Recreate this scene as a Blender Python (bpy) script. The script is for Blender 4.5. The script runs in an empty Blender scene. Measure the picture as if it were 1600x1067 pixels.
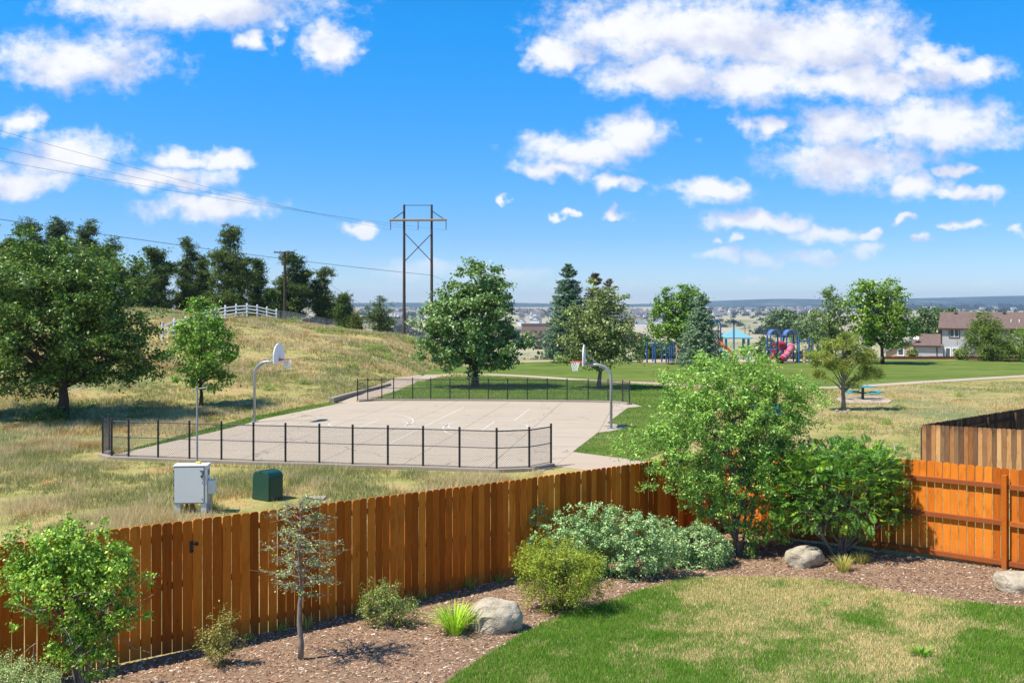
import bpy, math, random
import numpy as np
from mathutils import Vector, geometry

S = bpy.context.scene
COL = S.collection
F, HY, H = 1580.0, 480.0, 5.5          # focal length in photo pixels, horizon row, eye height over the court
rng = np.random.default_rng(7)
HAZE = 0.0001
LEAFK = np.array([2.45, 2.45, 1.4])
random.seed(7)

# ------------------------------------------------------------------ camera
cd = bpy.data.cameras.new('camera'); cam = bpy.data.objects.new('camera', cd); COL.objects.link(cam)
cam.location = (0, 0, H); cam.rotation_euler = (math.radians(90), 0, 0)
cd.sensor_width = 36; cd.lens = F / 1600 * 36; cd.shift_y = -(533.5 - HY) / 1600
cd.clip_start = 0.1; cd.clip_end = 40000
S.camera = cam
S.view_settings.view_transform = 'Standard'; S.view_settings.look = 'None'
S.view_settings.exposure = 0.65; S.view_settings.gamma = 1.0
S.cycles.use_denoising = True
S.cycles.max_bounces = 8; S.cycles.transparent_max_bounces = 16
S.cycles.diffuse_bounces = 3; S.cycles.glossy_bounces = 3; S.cycles.volume_bounces = 0

# ------------------------------------------------------------------ sun and sky
SUN_EL = math.radians(59); sx, sy = -0.93, -0.37
sn = math.hypot(sx, sy); sx /= sn; sy /= sn
sund = Vector((sx * math.cos(SUN_EL), sy * math.cos(SUN_EL), math.sin(SUN_EL)))
ld = bpy.data.lights.new('sun', 'SUN'); lo = bpy.data.objects.new('sun', ld); COL.objects.link(lo)
ld.energy = 4.6; ld.angle = math.radians(0.5); ld.color = (1.0, 0.95, 0.87)
lo.rotation_euler = sund.to_track_quat('Z', 'Y').to_euler(); lo.location = (-20, -10, 60)

W = bpy.data.worlds.new('World'); S.world = W; W.use_nodes = True
nt = W.node_tree; nt.nodes.clear()
class NB:
    """small node builder"""
    def __init__(s, t): s.t = t
    def n(s, typ, **kw):
        x = s.t.nodes.new(typ)
        for k, v in kw.items(): setattr(x, k, v)
        return x
    def link(s, a, b): s.t.links.new(a, b)
    def inp(s, sock, v):
        if isinstance(v, bpy.types.NodeSocket): s.link(v, sock)
        else: sock.default_value = v
    def m(s, op, a, b=0.0, c=0.0, clamp=False):
        x = s.n('ShaderNodeMath', operation=op); x.use_clamp = clamp
        s.inp(x.inputs[0], a); s.inp(x.inputs[1], b); s.inp(x.inputs[2], c)
        return x.outputs[0]
    def v(s, op, a, b=(0, 0, 0)):
        x = s.n('ShaderNodeVectorMath', operation=op)
        s.inp(x.inputs[0], a); s.inp(x.inputs[1], b)
        return x.outputs['Value'] if op in ('LENGTH', 'DOT_PRODUCT') else x.outputs[0]
    def mix(s, f, a, b, mode='MIX'):
        x = s.n('ShaderNodeMix', data_type='RGBA', blend_type=mode)
        s.inp(x.inputs[0], f)
        for i, c in ((6, a), (7, b)):
            s.inp(x.inputs[i], c if isinstance(c, bpy.types.NodeSocket) else (tuple(c) + (1,))[:4])
        return x.outputs[2]
    def smooth(s, x_, lo_, hi_):
        x = s.n('ShaderNodeMapRange', interpolation_type='SMOOTHSTEP'); x.clamp = True
        s.inp(x.inputs[0], x_); s.inp(x.inputs[1], lo_); s.inp(x.inputs[2], hi_)
        return x.outputs[0]
    def noise(s, vec, scale, detail=5.0, rough=0.55, dist=0.0):
        x = s.n('ShaderNodeTexNoise')
        if vec is not None: s.inp(x.inputs['Vector'], vec)
        x.inputs['Scale'].default_value = scale; x.inputs['Detail'].default_value = detail
        x.inputs['Roughness'].default_value = rough; x.inputs['Distortion'].default_value = dist
        return x.outputs[0]
    def ramp(s, f, stops):
        x = s.n('ShaderNodeValToRGB'); s.inp(x.inputs[0], f)
        e = x.color_ramp.elements
        while len(e) < len(stops): e.new(0.5)
        for k, (p, c) in zip(e, stops): k.position = p; k.color = tuple(c) + (1,)
        return x.outputs[0]

# cumulus: (centre x, centre y, half width, half height) in the direction grid of the camera's forward axis
CL = [(300, 10, 210, 40), (400, 65, 34, 20), (510, 72, 50, 38), (120, 95, 150, 48), (30, 195, 40, 24),
      (110, 245, 95, 36), (270, 246, 50, 18), (355, 250, 50, 20), (255, 280, 105, 20), (320, 322, 115, 22),
      (30, 280, 90, 30), (562, 355, 30, 12), (650, 420, 75, 18), (780, 432, 80, 14),
      (870, 85, 60, 28), (980, 45, 130, 55), (1130, 55, 200, 66), (1040, 120, 130, 36), (1280, 60, 160, 65),
      (1330, 130, 180, 32), (1500, 110, 95, 26), (1450, 90, 60, 30), (1180, 120, 110, 40),
      (900, 235, 95, 28), (990, 215, 75, 34), (870, 262, 70, 16), (1200, 200, 36, 24), (965, 285, 42, 14),
      (1320, 200, 85, 42), (1460, 200, 150, 48), (1330, 255, 130, 40), (1420, 285, 70, 26), (1505, 264, 36, 12), (1510, 305, 60, 12),
      (1110, 300, 78, 22), (1180, 345, 90, 16), (1280, 368, 55, 18), (787, 314, 14, 7), (880, 335, 16, 8), (963, 334, 22, 9),
      (1135, 375, 17, 9), (1120, 395, 40, 10), (1200, 405, 55, 14), (1285, 405, 50, 12), (1355, 390, 26, 13), (1345, 365, 24, 8),
      (1415, 345, 24, 8), (1505, 352, 34, 7), (1440, 378, 28, 7), (1590, 360, 22, 9), (1165, 440, 40, 7), (1030, 470, 60, 6),
      (1550, 450, 40, 6), (960, 450, 60, 6), (610, 455, 60, 10)]
g = bpy.data.node_groups.new('cumulus_field', 'ShaderNodeTree')
g.interface.new_socket('UV', in_out='INPUT', socket_type='NodeSocketVector')
g.interface.new_socket('D', in_out='OUTPUT', socket_type='NodeSocketFloat')
g.interface.new_socket('B', in_out='OUTPUT', socket_type='NodeSocketFloat')
b = NB(g); gi = b.n('NodeGroupInput'); go = b.n('NodeGroupOutput')
uv = gi.outputs[0]
wn = b.n('ShaderNodeTexNoise'); wn.inputs['Scale'].default_value = 34; wn.inputs['Detail'].default_value = 3
b.link(uv, wn.inputs['Vector'])
wv = b.v('MULTIPLY', b.v('SUBTRACT', wn.outputs['Color'], (.5, .5, .5)), (.075, .032, 0))
uw = b.v('ADD', uv, wv)
cur = None
for (cx, cy, rx, ry) in CL:
    d = b.v('LENGTH', b.v('MULTIPLY', b.v('SUBTRACT', uw, ((cx - 800) / F, (HY - cy) / F, 0)), (F / (rx * 1.12), F / (ry * 1.12), 0)))
    e = b.m('SUBTRACT', 1.0, d)
    cur = e if cur is None else b.m('SMOOTH_MAX', cur, e, .12)
cur = b.m('MAXIMUM', cur, -1.2)
n1 = b.noise(b.v('MULTIPLY', uv, (1, 1.5, 1)), 15, 9, .6)
n2 = b.noise(b.v('MULTIPLY', uv, (1, 1.4, 1)), 60, 6, .6)
dd = b.m('ADD', b.m('MULTIPLY', cur, 1.5), b.m('MULTIPLY', b.m('SUBTRACT', n1, .5), 1.9))
n3 = b.noise(uv, 150, 5, .6)
dd = b.m('ADD', dd, b.m('MULTIPLY', b.m('SUBTRACT', n2, .5), 1.2))
dd = b.m('ADD', dd, b.m('MULTIPLY', b.m('SUBTRACT', n3, .5), .5))
b.link(dd, go.inputs[0])
nb = b.noise(b.v('MULTIPLY', uv, (1, 1.5, 1)), 17, 4, .5)
b.link(b.m('ADD', b.m('MULTIPLY', cur, .55), b.m('MULTIPLY', b.m('SUBTRACT', nb, .5), 2.4)), go.inputs[1])

b = NB(nt)
tc = b.n('ShaderNodeTexCoord'); sep = b.n('ShaderNodeSeparateXYZ'); b.link(tc.outputs['Generated'], sep.inputs[0])
X_, Y_, Z_ = sep.outputs
yy = b.m('MAXIMUM', Y_, 0.05)
comb = b.n('ShaderNodeCombineXYZ'); b.link(b.m('DIVIDE', X_, yy), comb.inputs[0]); b.link(b.m('DIVIDE', Z_, yy), comb.inputs[1])
def gcall(vec):
    x = b.n('ShaderNodeGroup'); x.node_tree = g; b.link(vec, x.inputs[0]); return x.outputs
d0, e0 = gcall(comb.outputs[0]); e1 = gcall(b.v('ADD', comb.outputs[0], (-.008, .026, 0)))[1]
front = b.smooth(Y_, .45, .8)
# everywhere else the same kind of broken cumulus continues
zz = b.m('MAXIMUM', Z_, 0.06)
c2 = b.n('ShaderNodeCombineXYZ'); b.link(b.m('DIVIDE', X_, zz), c2.inputs[0]); b.link(b.m('DIVIDE', Y_, zz), c2.inputs[1])
gen = b.m('MULTIPLY', b.m('SUBTRACT', b.noise(c2.outputs[0], .9, 7, .58), .56), 6.0)
d0 = b.m('ADD', b.m('MULTIPLY', d0, front), b.m('MULTIPLY', gen, b.m('SUBTRACT', 1.0, front)))
mask = b.smooth(d0, -.2, 1.05)
mask = b.m('MULTIPLY', mask, b.smooth(Z_, -.005, .09))
mask = b.m('MULTIPLY', mask, .97)
lit = b.smooth(b.m('SUBTRACT', e0, e1), -.62, .42)
sky = b.n('ShaderNodeTexSky'); sky.sky_type = 'NISHITA'; sky.sun_disc = False
sky.sun_elevation = SUN_EL; sky.sun_rotation = math.atan2(sx, sy); sky.altitude = 2100; sky.air_density = 1.0; sky.dust_density = .3; sky.ozone_density = 3.0
hs = b.n('ShaderNodeHueSaturation'); hs.inputs['Saturation'].default_value = 1.22; hs.inputs['Value'].default_value = 1.0
b.link(sky.outputs[0], hs.inputs['Color'])
tint = b.ramp(Z_, [(0.0, (.80, .80, .90)), (.07, (.56, .76, 1.0)), (.27, (.14, 1.14, 1.45)), (1.0, (.13, .92, 1.2))])
skc = b.mix(1.0, hs.outputs[0], tint, 'MULTIPLY')
ccol = b.mix(lit, (4.3, 4.6, 5.8), (6.6, 6.6, 6.7))
bg = b.n('ShaderNodeBackground'); bg.inputs['Strength'].default_value = 0.10
b.link(b.mix(mask, skc, ccol), bg.inputs['Color'])
wo = b.n('ShaderNodeOutputWorld'); b.link(bg.outputs[0], wo.inputs['Surface'])
W.cycles.sampling_method = 'MANUAL'; W.cycles.sample_map_resolution = 512

# ------------------------------------------------------------------ terrain
FD = np.array([.724, .689]); P1 = np.array([-5.35, 13.5]); CO = np.array([4.67, 23.03])   # main fence line, corner
RD = np.array([.7071, -.7071])
def sstep(x): x = np.clip(x, 0, 1); return x * x * (3 - 2 * x)
def zyard(X, Y):
    s = (X + 5.35) * FD[0] + (Y - 13.5) * FD[1]
    return .69 - .0235 * np.clip(s, -8, 18) + .065 * np.clip(X - 4, 0, 6)
def zg(X, Y):
    X = np.asarray(X, float); Y = np.asarray(Y, float)
    # hill on the left
    foot = np.interp(X, [-60, -30, -15, -11.5, -8.3, -6.4, -3, 0], [47, 49, 50, 53, 63, 80, 100, 114])
    crest = np.interp(X, [-90, -60, -42, -26, -17.5, -11.6, -8.7, -5.5], [6.6, 6.3, 5.7, 4.5, 3.2, 2.75, 1.6, 0])
    s = np.clip((Y - foot) / (118 - foot), 0, 1)
    hill = crest * np.sin(s * math.pi / 2) ** 1.1
    hill = hill * (1 - sstep((Y - 150) / 120))
    far = np.interp(Y, [0, 107, 120, 200, 440, 700, 1200, 2000, 2600, 3500, 5000, 6500, 8000, 9500],
                    [0, 0, -1.2, -6.5, -19, -23, -23, -17, -14, -6, 5, 5, 5, 5])
    bump = np.where(Y > 400, (np.sin(X / 310 + Y / 900) * 2.2 + np.sin(X / 120 + 1.3) * .8) * np.clip((Y - 400) / 1500, 0, 1.2), 0)
    ridge = np.where(Y > 5000, (np.interp(X, [-5000, -1000, 0, 1000, 1450, 2000, 2350, 2700, 3250, 4050, 7000], [45, 36, 31, 26, 36, 66, 65, 54, 70, 92, 100]) + np.sin(X / 210) * 1.6 + np.sin(X / 83 + 1) * .8) * sstep((Y - 5000) / 3000), 0)
    knoll = 16 * np.exp(-((X - 900) / 420) ** 2 - ((Y - 1900) / 500) ** 2) + 9 * np.exp(-((X - 120) / 160) ** 2 - ((Y - 620) / 170) ** 2)
    z = hill + far + bump + ridge + knoll
    # garden terrace behind the fence
    dm = (X - P1[0]) * (-FD[1]) + (Y - P1[1]) * FD[0]
    dr = (X - CO[0]) * .7071 + (Y - CO[1]) * .7071
    d = np.maximum(dm, dr)
    k = 1 - sstep(d / 5.0)
    z = z + zyard(X, Y) * k * (Y < 60)
    mic = .05 * np.sin(X * .9 + 1.3 * np.sin(Y * .31)) * np.sin(Y * .7 + X * .2)
    return z + mic * np.clip((Y - 50) / 10, 0, 1) * (hill > .15)
def zg1(x, y): return float(zg(x, y))
def G(px, py, ymax=400):
    """ground point seen at a photo pixel"""
    Y = np.linspace(8, ymax, 6000); X = (px - 800) / F * Y; zr = H - (py - HY) / F * Y
    i = np.argmax(zr <= zg(X, Y) + 1e-6)
    return np.array([X[i], Y[i], float(zg(X[i], Y[i]))])
def at(px, py, Y): return np.array([(px - 800) / F * Y, Y, H - (py - HY) / F * Y])
def inpoly(X, Y, poly):
    inside = np.zeros(np.shape(X), bool); n = len(poly)
    for i in range(n):
        x1, y1 = poly[i][:2]; x2, y2 = poly[(i + 1) % n][:2]
        c = ((y1 > Y) != (y2 > Y)) & (X < (x2 - x1) * (Y - y1) / (y2 - y1 + 1e-12) + x1)
        inside ^= c
    return inside

# ------------------------------------------------------------------ object helpers
def link(o, parent=None):
    COL.objects.link(o)
    if parent is not None: o.parent = parent
    return o
def tag(o, label=None, cat=None, group=None, kind=None):
    if label: o['label'] = label
    if cat: o['category'] = cat
    if group: o['group'] = group
    if kind: o['kind'] = kind
    return o
def thing(name, label, cat, loc=(0, 0, 0), rz=0, group=None):
    o = bpy.data.objects.new(name, None); o.empty_display_size = .2
    o.location = [float(c) for c in loc]; o.rotation_euler = (0, 0, rz); link(o)
    return tag(o, label, cat, group)
def dup(root, loc=None, rz=None, label=None):
    r = root.copy(); COL.objects.link(r)
    if loc is not None: r.location = [float(c) for c in loc]
    if rz is not None: r.rotation_euler[2] = rz
    if label: r['label'] = label
    for ch in root.children:
        c = ch.copy(); COL.objects.link(c); c.parent = r
        for g_ in ch.children:
            d_ = g_.copy(); COL.objects.link(d_); d_.parent = c
    return r
class MB:
    """mesh accumulator"""
    def __init__(s): s.v = []; s.f = []; s.mi = []; s.cur = 0
    def add(s, vs, fs):
        o = len(s.v); s.v += [tuple(float(c) for c in p) for p in vs]
        for f in fs: s.f.append(tuple(i + o for i in f)); s.mi.append(s.cur)
        return s
    def box(s, c, size, rz=0, rx=0, ry=0):
        from mathutils import Euler
        R = Euler((rx, ry, rz)).to_matrix(); hx, hy, hz = [q / 2 for q in size]
        vs = [Vector(c) + R @ Vector((a * hx, b_ * hy, c_ * hz)) for a in (-1, 1) for b_ in (-1, 1) for c_ in (-1, 1)]
        return s.add(vs, [(0, 1, 3, 2), (4, 6, 7, 5), (0, 4, 5, 1), (2, 3, 7, 6), (0, 2, 6, 4), (1, 5, 7, 3)])
    def tube(s, pts, rad, n=8, cap=True):
        pts = [Vector([float(c) for c in p]) for p in pts]
        if not hasattr(rad, '__len__'): rad = [rad] * len(pts)
        vs = []; prev = None
        for i, p in enumerate(pts):
            t = (pts[min(i + 1, len(pts) - 1)] - pts[max(i - 1, 0)])
            if t.length < 1e-9: t = Vector((0, 0, 1))
            t.normalize()
            if prev is None:
                u = t.cross(Vector((0, 0, 1)) if abs(t.z) < .9 else Vector((1, 0, 0)))
            else: u = prev - t * prev.dot(t)
            if u.length < 1e-6: u = t.orthogonal()
            u.normalize(); prev = u; w = t.cross(u)
            for k in range(n):
                a = 2 * math.pi * k / n
                vs.append(p + (u * math.cos(a) + w * math.sin(a)) * rad[i])
        fs = []
        for i in range(len(pts) - 1):
            for k in range(n):
                a = i * n + k; b_ = i * n + (k + 1) % n
                fs.append((a, b_, b_ + n, a + n))
        if cap: fs.append(tuple(range(n - 1, -1, -1))); fs.append(tuple((len(pts) - 1) * n + k for k in range(n)))
        return s.add(vs, fs)
    def prism(s, outline, z0, z1):
        n = len(outline)
        vs = [(p[0], p[1], z0) for p in outline] + [(p[0], p[1], z1) for p in outline]
        return s.add(vs, [tuple(range(n - 1, -1, -1)), tuple(range(n, 2 * n))] + [(i, (i + 1) % n, (i + 1) % n + n, i + n) for i in range(n)])
    def data(s, name, mats, smooth=False):
        me = bpy.data.meshes.new(name); me.from_pydata(s.v, [], s.f)
        mats = mats if isinstance(mats, (list, tuple)) else [mats]
        for m_ in mats: me.materials.append(m_)
        if len(mats) > 1: me.polygons.foreach_set('material_index', s.mi)
        if smooth: me.polygons.foreach_set('use_smooth', [True] * len(s.f))
        me.update(); return me
    def build(s, name, mats, parent=None, smooth=False, bevel=0):
        o = link(bpy.data.objects.new(name, s.data(name, mats, smooth)), parent)
        if bevel:
            m_ = o.modifiers.new('bevel', 'BEVEL'); m_.width = bevel; m_.segments = 2; m_.limit_method = 'ANGLE'
        return o
def local(o, pts):   # world points to a thing's frame (unrotated)
    return [np.array(p) - np.array(o.location) for p in pts]
def np_mesh(name, V, faces_n, mat_, cols=None, parent=None):
    """V: (n, k, 3) polygons of k corners"""
    n, k, _ = V.shape
    me = bpy.data.meshes.new(name)
    me.vertices.add(n * k); me.vertices.foreach_set('co', V.reshape(-1).astype(np.float32))
    me.loops.add(n * k); me.loops.foreach_set('vertex_index', np.arange(n * k, dtype=np.int32))
    me.polygons.add(n); me.polygons.foreach_set('loop_start', np.arange(0, n * k, k, dtype=np.int32))
    me.polygons.foreach_set('loop_total', np.full(n, k, dtype=np.int32))
    if cols is not None:
        a = me.color_attributes.new('Col', 'FLOAT_COLOR', 'POINT')
        c = np.ones((n, k, 4), np.float32); c[:, :, :3] = cols[:, None, :] if cols.ndim == 2 else cols
        a.data.foreach_set('color', c.reshape(-1))
    me.materials.append(mat_); me.update(); me.validate()
    return link(bpy.data.objects.new(name, me), parent)

# ------------------------------------------------------------------ materials
def newmat(name):
    m_ = bpy.data.materials.new(name); m_.use_nodes = True; m_.node_tree.nodes.clear()
    return m_, NB(m_.node_tree)
def finish(m_, b, col, rough=.8, bump=None, bstr=.3, bdist=.02, metal=0.0, spec=.3, translucent=0.0, coat=0.0):
    p = b.n('ShaderNodeBsdfPrincipled'); b.inp(p.inputs['Base Color'], col if isinstance(col, bpy.types.NodeSocket) else tuple(col) + (1,))
    b.inp(p.inputs['Roughness'], rough); p.inputs['Metallic'].default_value = metal
    p.inputs['Specular IOR Level'].default_value = spec
    if bump is not None:
        bn = b.n('ShaderNodeBump'); bn.inputs['Strength'].default_value = bstr; bn.inputs['Distance'].default_value = bdist
        b.link(bump, bn.inputs['Height']); b.link(bn.outputs[0], p.inputs['Normal'])
    out = b.n('ShaderNodeOutputMaterial'); sh = p.outputs[0]
    if translucent:
        t = b.n('ShaderNodeBsdfTranslucent'); b.inp(t.inputs[0], col if isinstance(col, bpy.types.NodeSocket) else tuple(col) + (1,))
        mx = b.n('ShaderNodeMixShader'); mx.inputs[0].default_value = translucent
        b.link(sh, mx.inputs[1]); b.link(t.outputs[0], mx.inputs[2]); sh = mx.outputs[0]
    b.link(sh, out.inputs['Surface']); return m_
def objc(b): return b.n('ShaderNodeTexCoord').outputs['Object']
def pos(b): return b.n('ShaderNodeNewGeometry').outputs['Position']
def simple(name, col, rough=.7, var=.15, scale=6, bstr=.15, metal=0.0, spec=.3):
    m_, b = newmat(name); o = pos(b); n = b.noise(o, scale, 6, .6)
    c = b.mix(n, [q * (1 - var) for q in col], [min(1, q * (1 + var)) for q in col])
    return finish(m_, b, c, rough, b.noise(o, scale * 8, 4), bstr, .01, metal, spec)
def leafmat(name, tr=.35, rough=.5, spec=.35):
    m_, b = newmat(name); a = b.n('ShaderNodeVertexColor'); a.layer_name = 'Col'
    return finish(m_, b, a.outputs[0], rough, None, translucent=tr, spec=spec)
LEAF = leafmat('leaf', .27, .42, .5); LEAFG = leafmat('glossy_leaf', .32, .38, .5); BLADE = leafmat('grass_blade', .35, .7, .15); NEEDLE = leafmat('needle', .25, .6, .2)
CHIP = leafmat('wood_chip', 0.0, .9, .1)

def bark(name, c1, c2, sc=10):
    m_, b = newmat(name); o = objc(b); v = b.v('MULTIPLY', o, (1, 1, .25))
    n = b.noise(v, sc, 8, .65)
    return finish(m_, b, b.ramp(n, [(.3, c1), (.7, c2)]), .95, n, .8, .03)
BARK = bark('bark_brown', (.035, .025, .018), (.14, .10, .07)); BARKG = bark('bark_grey', (.10, .085, .07), (.32, .28, .23), 22)
BARKP = bark('bark_pale', (.14, .11, .085), (.36, .30, .24), 30)

def wood(name, c_dark, c_mid, c_light, stain=0.0):
    """cedar boards: grain along the board's z, every object its own tone"""
    m_, b = newmat(name); o = objc(b)
    oi = b.n('ShaderNodeObjectInfo'); r = oi.outputs['Random']
    off = b.n('ShaderNodeCombineXYZ'); b.link(b.m('MULTIPLY', r, 37.0), off.inputs[0]); b.link(b.m('MULTIPLY', r, 91.0), off.inputs[2])
    v = b.v('ADD', b.v('MULTIPLY', o, (1, 1, .09)), off.outputs[0])
    gr = b.noise(v, 34, 6, .6, .6); bl = b.noise(b.v('ADD', b.v('MULTIPLY', o, (1, 1, .5)), off.outputs[0]), 4.2, 4, .6)
    c = b.ramp(b.m('ADD', b.m('MULTIPLY', gr, .5), b.m('MULTIPLY', r, .62)), [(.2, c_dark), (.52, c_mid), (.9, c_light)])
    c = b.mix(b.m('MULTIPLY', b.smooth(bl, .48, .76), .55), c, c_dark)
    # knots
    kv = b.n('ShaderNodeTexVoronoi'); kv.inputs['Scale'].default_value = 3.3
    b.link(b.v('ADD', b.v('MULTIPLY', o, (2.0, 2.0, .8)), off.outputs[0]), kv.inputs['Vector'])
    kn = b.m('SUBTRACT', 1.0, b.smooth(kv.outputs['Distance'], .03, .09))
    c = b.mix(b.m('MULTIPLY', kn, .75), c, [q * .3 for q in c_dark])
    if stain:
        dk = b.smooth(b.m('FRACT', b.m('MULTIPLY', r, 7.31)), .45, .75)
        c = b.mix(b.m('MULTIPLY', dk, .72), c, b.mix(gr, (.05, .032, .024), (.16, .10, .07)))
        sp = b.n('ShaderNodeSeparateXYZ'); b.link(o, sp.inputs[0])
        gt = b.m('ADD', b.m('MULTIPLY', bl, .9), b.m('MULTIPLY', gr, .5))
        top = b.m('MULTIPLY', b.smooth(b.m('ADD', b.m('MULTIPLY', sp.outputs[2], .6), gt), 1.55, 2.1), stain)
        c = b.mix(top, c, (.035, .028, .024))
    else:
        # splash-line dirt near the board's foot
        sp = b.n('ShaderNodeSeparateXYZ'); b.link(o, sp.inputs[0])
        dirt = b.m('SUBTRACT', 1.0, b.smooth(b.m('ADD', sp.outputs[2], b.m('MULTIPLY', bl, .35)), .15, .5))
        c = b.mix(b.m('MULTIPLY', dirt, .3), c, (.13, .10, .07))
    return finish(m_, b, c, .9, gr, .35, .004, spec=.04)
CEDAR = wood('cedar_stained', (.32, .075, .009), (.58, .145, .015), (.80, .25, .028))
CEDARR = wood('cedar_rail', (.30, .065, .008), (.46, .11, .012), (.62, .18, .02))
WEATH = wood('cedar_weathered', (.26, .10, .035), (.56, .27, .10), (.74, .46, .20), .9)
WEATH_SHADED = wood('cedar_weathered_shaded', (.035, .026, .02), (.07, .045, .03), (.13, .08, .05), .6)  # darker copy of the weathered cedar; shade of the inner side is in its colour

def ground_mat(name, kind):
    m_, b = newmat(name); o = pos(b)
    big = b.noise(o, .06, 5, .6); mid = b.noise(o, .45, 6, .65); fin = b.noise(o, 9, 6, .7); xf = b.noise(o, 60, 4, .7)
    if kind == 'field':
        c = b.ramp(mid, [(.28, (.16, .18, .045)), (.42, (.27, .25, .075)), (.55, (.38, .31, .12)), (.68, (.44, .24, .09)), (.8, (.36, .29, .13))])
        c = b.mix(b.smooth(big, .52, .66), c, (.16, .19, .07))
        c = b.mix(b.m('MULTIPLY', b.smooth(fin, .55, .75), .45), c, (.48, .40, .24))
        c = b.mix(b.m('MULTIPLY', b.smooth(fin, .5, .28), .4), c, (.09, .085, .035))
        bare = b.noise(o, .22, 5, .6)
        c = b.mix(b.m('MULTIPLY', b.smooth(bare, .62, .70), .5), c, (.36, .27, .18))
        # far valley: dry prairie with darker scrub
        sp = b.n('ShaderNodeSeparateXYZ'); b.link(o, sp.inputs[0])
        vf = b.noise(o, .0045, 6, .6); vs = b.noise(b.v('MULTIPLY', o, (1, .35, 1)), .011, 8, .7)
        vc = b.ramp(vf, [(.35, (.20, .21, .10)), (.5, (.36, .32, .19)), (.65, (.42, .36, .23))])
        vc = b.mix(b.m('MULTIPLY', b.smooth(vs, .58, .66), .8), vc, (.05, .075, .035))
        ft = b.noise(b.v('MULTIPLY', o, (1, .5, 1)), .004, 6, .7)
        hillc = b.mix(b.smooth(ft, .5, .62), (.02, .045, .03), (.10, .12, .07))
        vc = b.mix(b.smooth(sp.outputs[1], 4800, 5600), vc, hillc)
        c = b.mix(b.smooth(sp.outputs[1], 118, 240), c, vc)
        return finish(m_, b, c, .95, fin, .5, .06, spec=.1)
    if kind == 'lawn':
        c = b.ramp(mid, [(.3, (.055, .11, .016)), (.5, (.10, .155, .022)), (.72, (.155, .185, .035))])
        st = b.noise(b.v('MULTIPLY', o, (.25, 1.2, 1)), .35, 3, .5)
        c = b.mix(b.m('MULTIPLY', b.smooth(st, .42, .62), .6), c, (.17, .195, .045))
        c = b.mix(b.m('MULTIPLY', b.smooth(big, .56, .7), .4), c, (.20, .20, .06))
        c = b.mix(b.m('MULTIPLY', b.smooth(fin, .55, .75), .25), c, (.15, .21, .045))
        return finish(m_, b, c, .95, xf, .6, .03, spec=.1)
    if kind == 'yard':
        c = b.mix(mid, (.07, .13, .02), (.28, .23, .09))
        return finish(m_, b, c, .95, xf, .6, .02, spec=.05)
    if kind == 'soil':
        c = b.mix(fin, (.16, .096, .055), (.38, .26, .165))
        c = b.mix(b.m('MULTIPLY', b.smooth(xf, .5, .7), .5), c, (.5, .36, .27))
        return finish(m_, b, c, .95, xf, .9, .02, spec=.05)
FIELD = ground_mat('dry_field', 'field'); LAWN = ground_mat('park_lawn', 'lawn'); YARD = ground_mat('yard_turf', 'yard'); SOIL = ground_mat('mulch_soil', 'soil')
def concrete(name, base, joint=0.0, ang=0.0):
    m_, b = newmat(name); o = pos(b)
    n = b.noise(o, .35, 6, .6); s = b.noise(o, 3, 7, .65); f_ = b.noise(o, 40, 4, .6)
    c = b.mix(n, [q * .88 for q in base], [min(.8, q * 1.1) for q in base])
    c = b.mix(b.m('MULTIPLY', b.smooth(s, .56, .72), .25), c, [q * .72 for q in base])
    c = b.mix(b.m('MULTIPLY', b.smooth(f_, .55, .7), .15), c, [q * .6 for q in base])
    if joint:
        mp = b.n('ShaderNodeMapping'); mp.inputs['Rotation'].default_value = (0, 0, ang); b.link(o, mp.inputs[0])
        sp = b.n('ShaderNodeSeparateXYZ'); b.link(mp.outputs[0], sp.inputs[0])
        js = []
        for k in (0, 1):
            a = b.m('PINGPONG', sp.outputs[k], joint / 2); js.append(b.m('LESS_THAN', a, .02))
        vc_ = b.n('ShaderNodeTexVoronoi', feature='DISTANCE_TO_EDGE'); vc_.inputs['Scale'].default_value = .13; dn = b.n('ShaderNodeTexNoise'); dn.inputs['Scale'].default_value = .8; dn.inputs['Detail'].default_value = 6; b.link(o, dn.inputs['Vector'])
        b.link(b.v('ADD', o, b.v('MULTIPLY', dn.outputs['Color'], (2.5, 2.5, 0))), vc_.inputs['Vector'])
        c = b.mix(b.m('MULTIPLY', b.m('LESS_THAN', vc_.outputs['Distance'], .0035), .55), c, [q * .4 for q in base])
        st_ = b.noise(o, .9, 5, .7)
        c = b.mix(b.m('MULTIPLY', b.smooth(st_, .58, .68), .22), c, [q * .62 for q in base])
        c = b.mix(b.m('MULTIPLY', b.m('MAXIMUM', js[0], js[1]), .75), c, [q * .45 for q in base])
    return finish(m_, b, c, .9, f_, .2, .005, spec=.2)
COURT = concrete('court_concrete', (.42, .345, .255), 3.05, .154); PATHC = concrete('path_concrete', (.43, .34, .245)); CURB = concrete('curb_concrete', (.31, .26, .20))
def paintline():
    m_, b = newmat('court_paint'); n = b.noise(pos(b), 6, 6, .7)
    return finish(m_, b, b.mix(b.smooth(n, .45, .68), (.58, .55, .50), (.45, .385, .30)), .8)
PAINT = paintline()
BLACK = simple('black_paint', (.018, .018, .02), .4, .2, 10, .05, spec=.5)
DGREY = simple('dark_steel', (.06, .06, .065), .45, .2, 10, .05, .4)
GALV = simple('galvanised_steel', (.36, .38, .39), .45, .2, 14, .08, .55)
CABG = simple('cabinet_grey', (.68, .71, .67), .45, .06, 3, .03)
CABD = simple('cabinet_dark', (.04, .04, .045), .6)  # near-black for bolts, hinges, vent slots and seams
GREENB = simple('transformer_green', (.010, .055, .034), .35, .25, 5, .05, spec=.5)
WHITE = simple('white_paint', (.78, .78, .77), .55, .06, 4, .03)
REDR = simple('rim_red', (.62, .07, .03), .45, .15)
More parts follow.
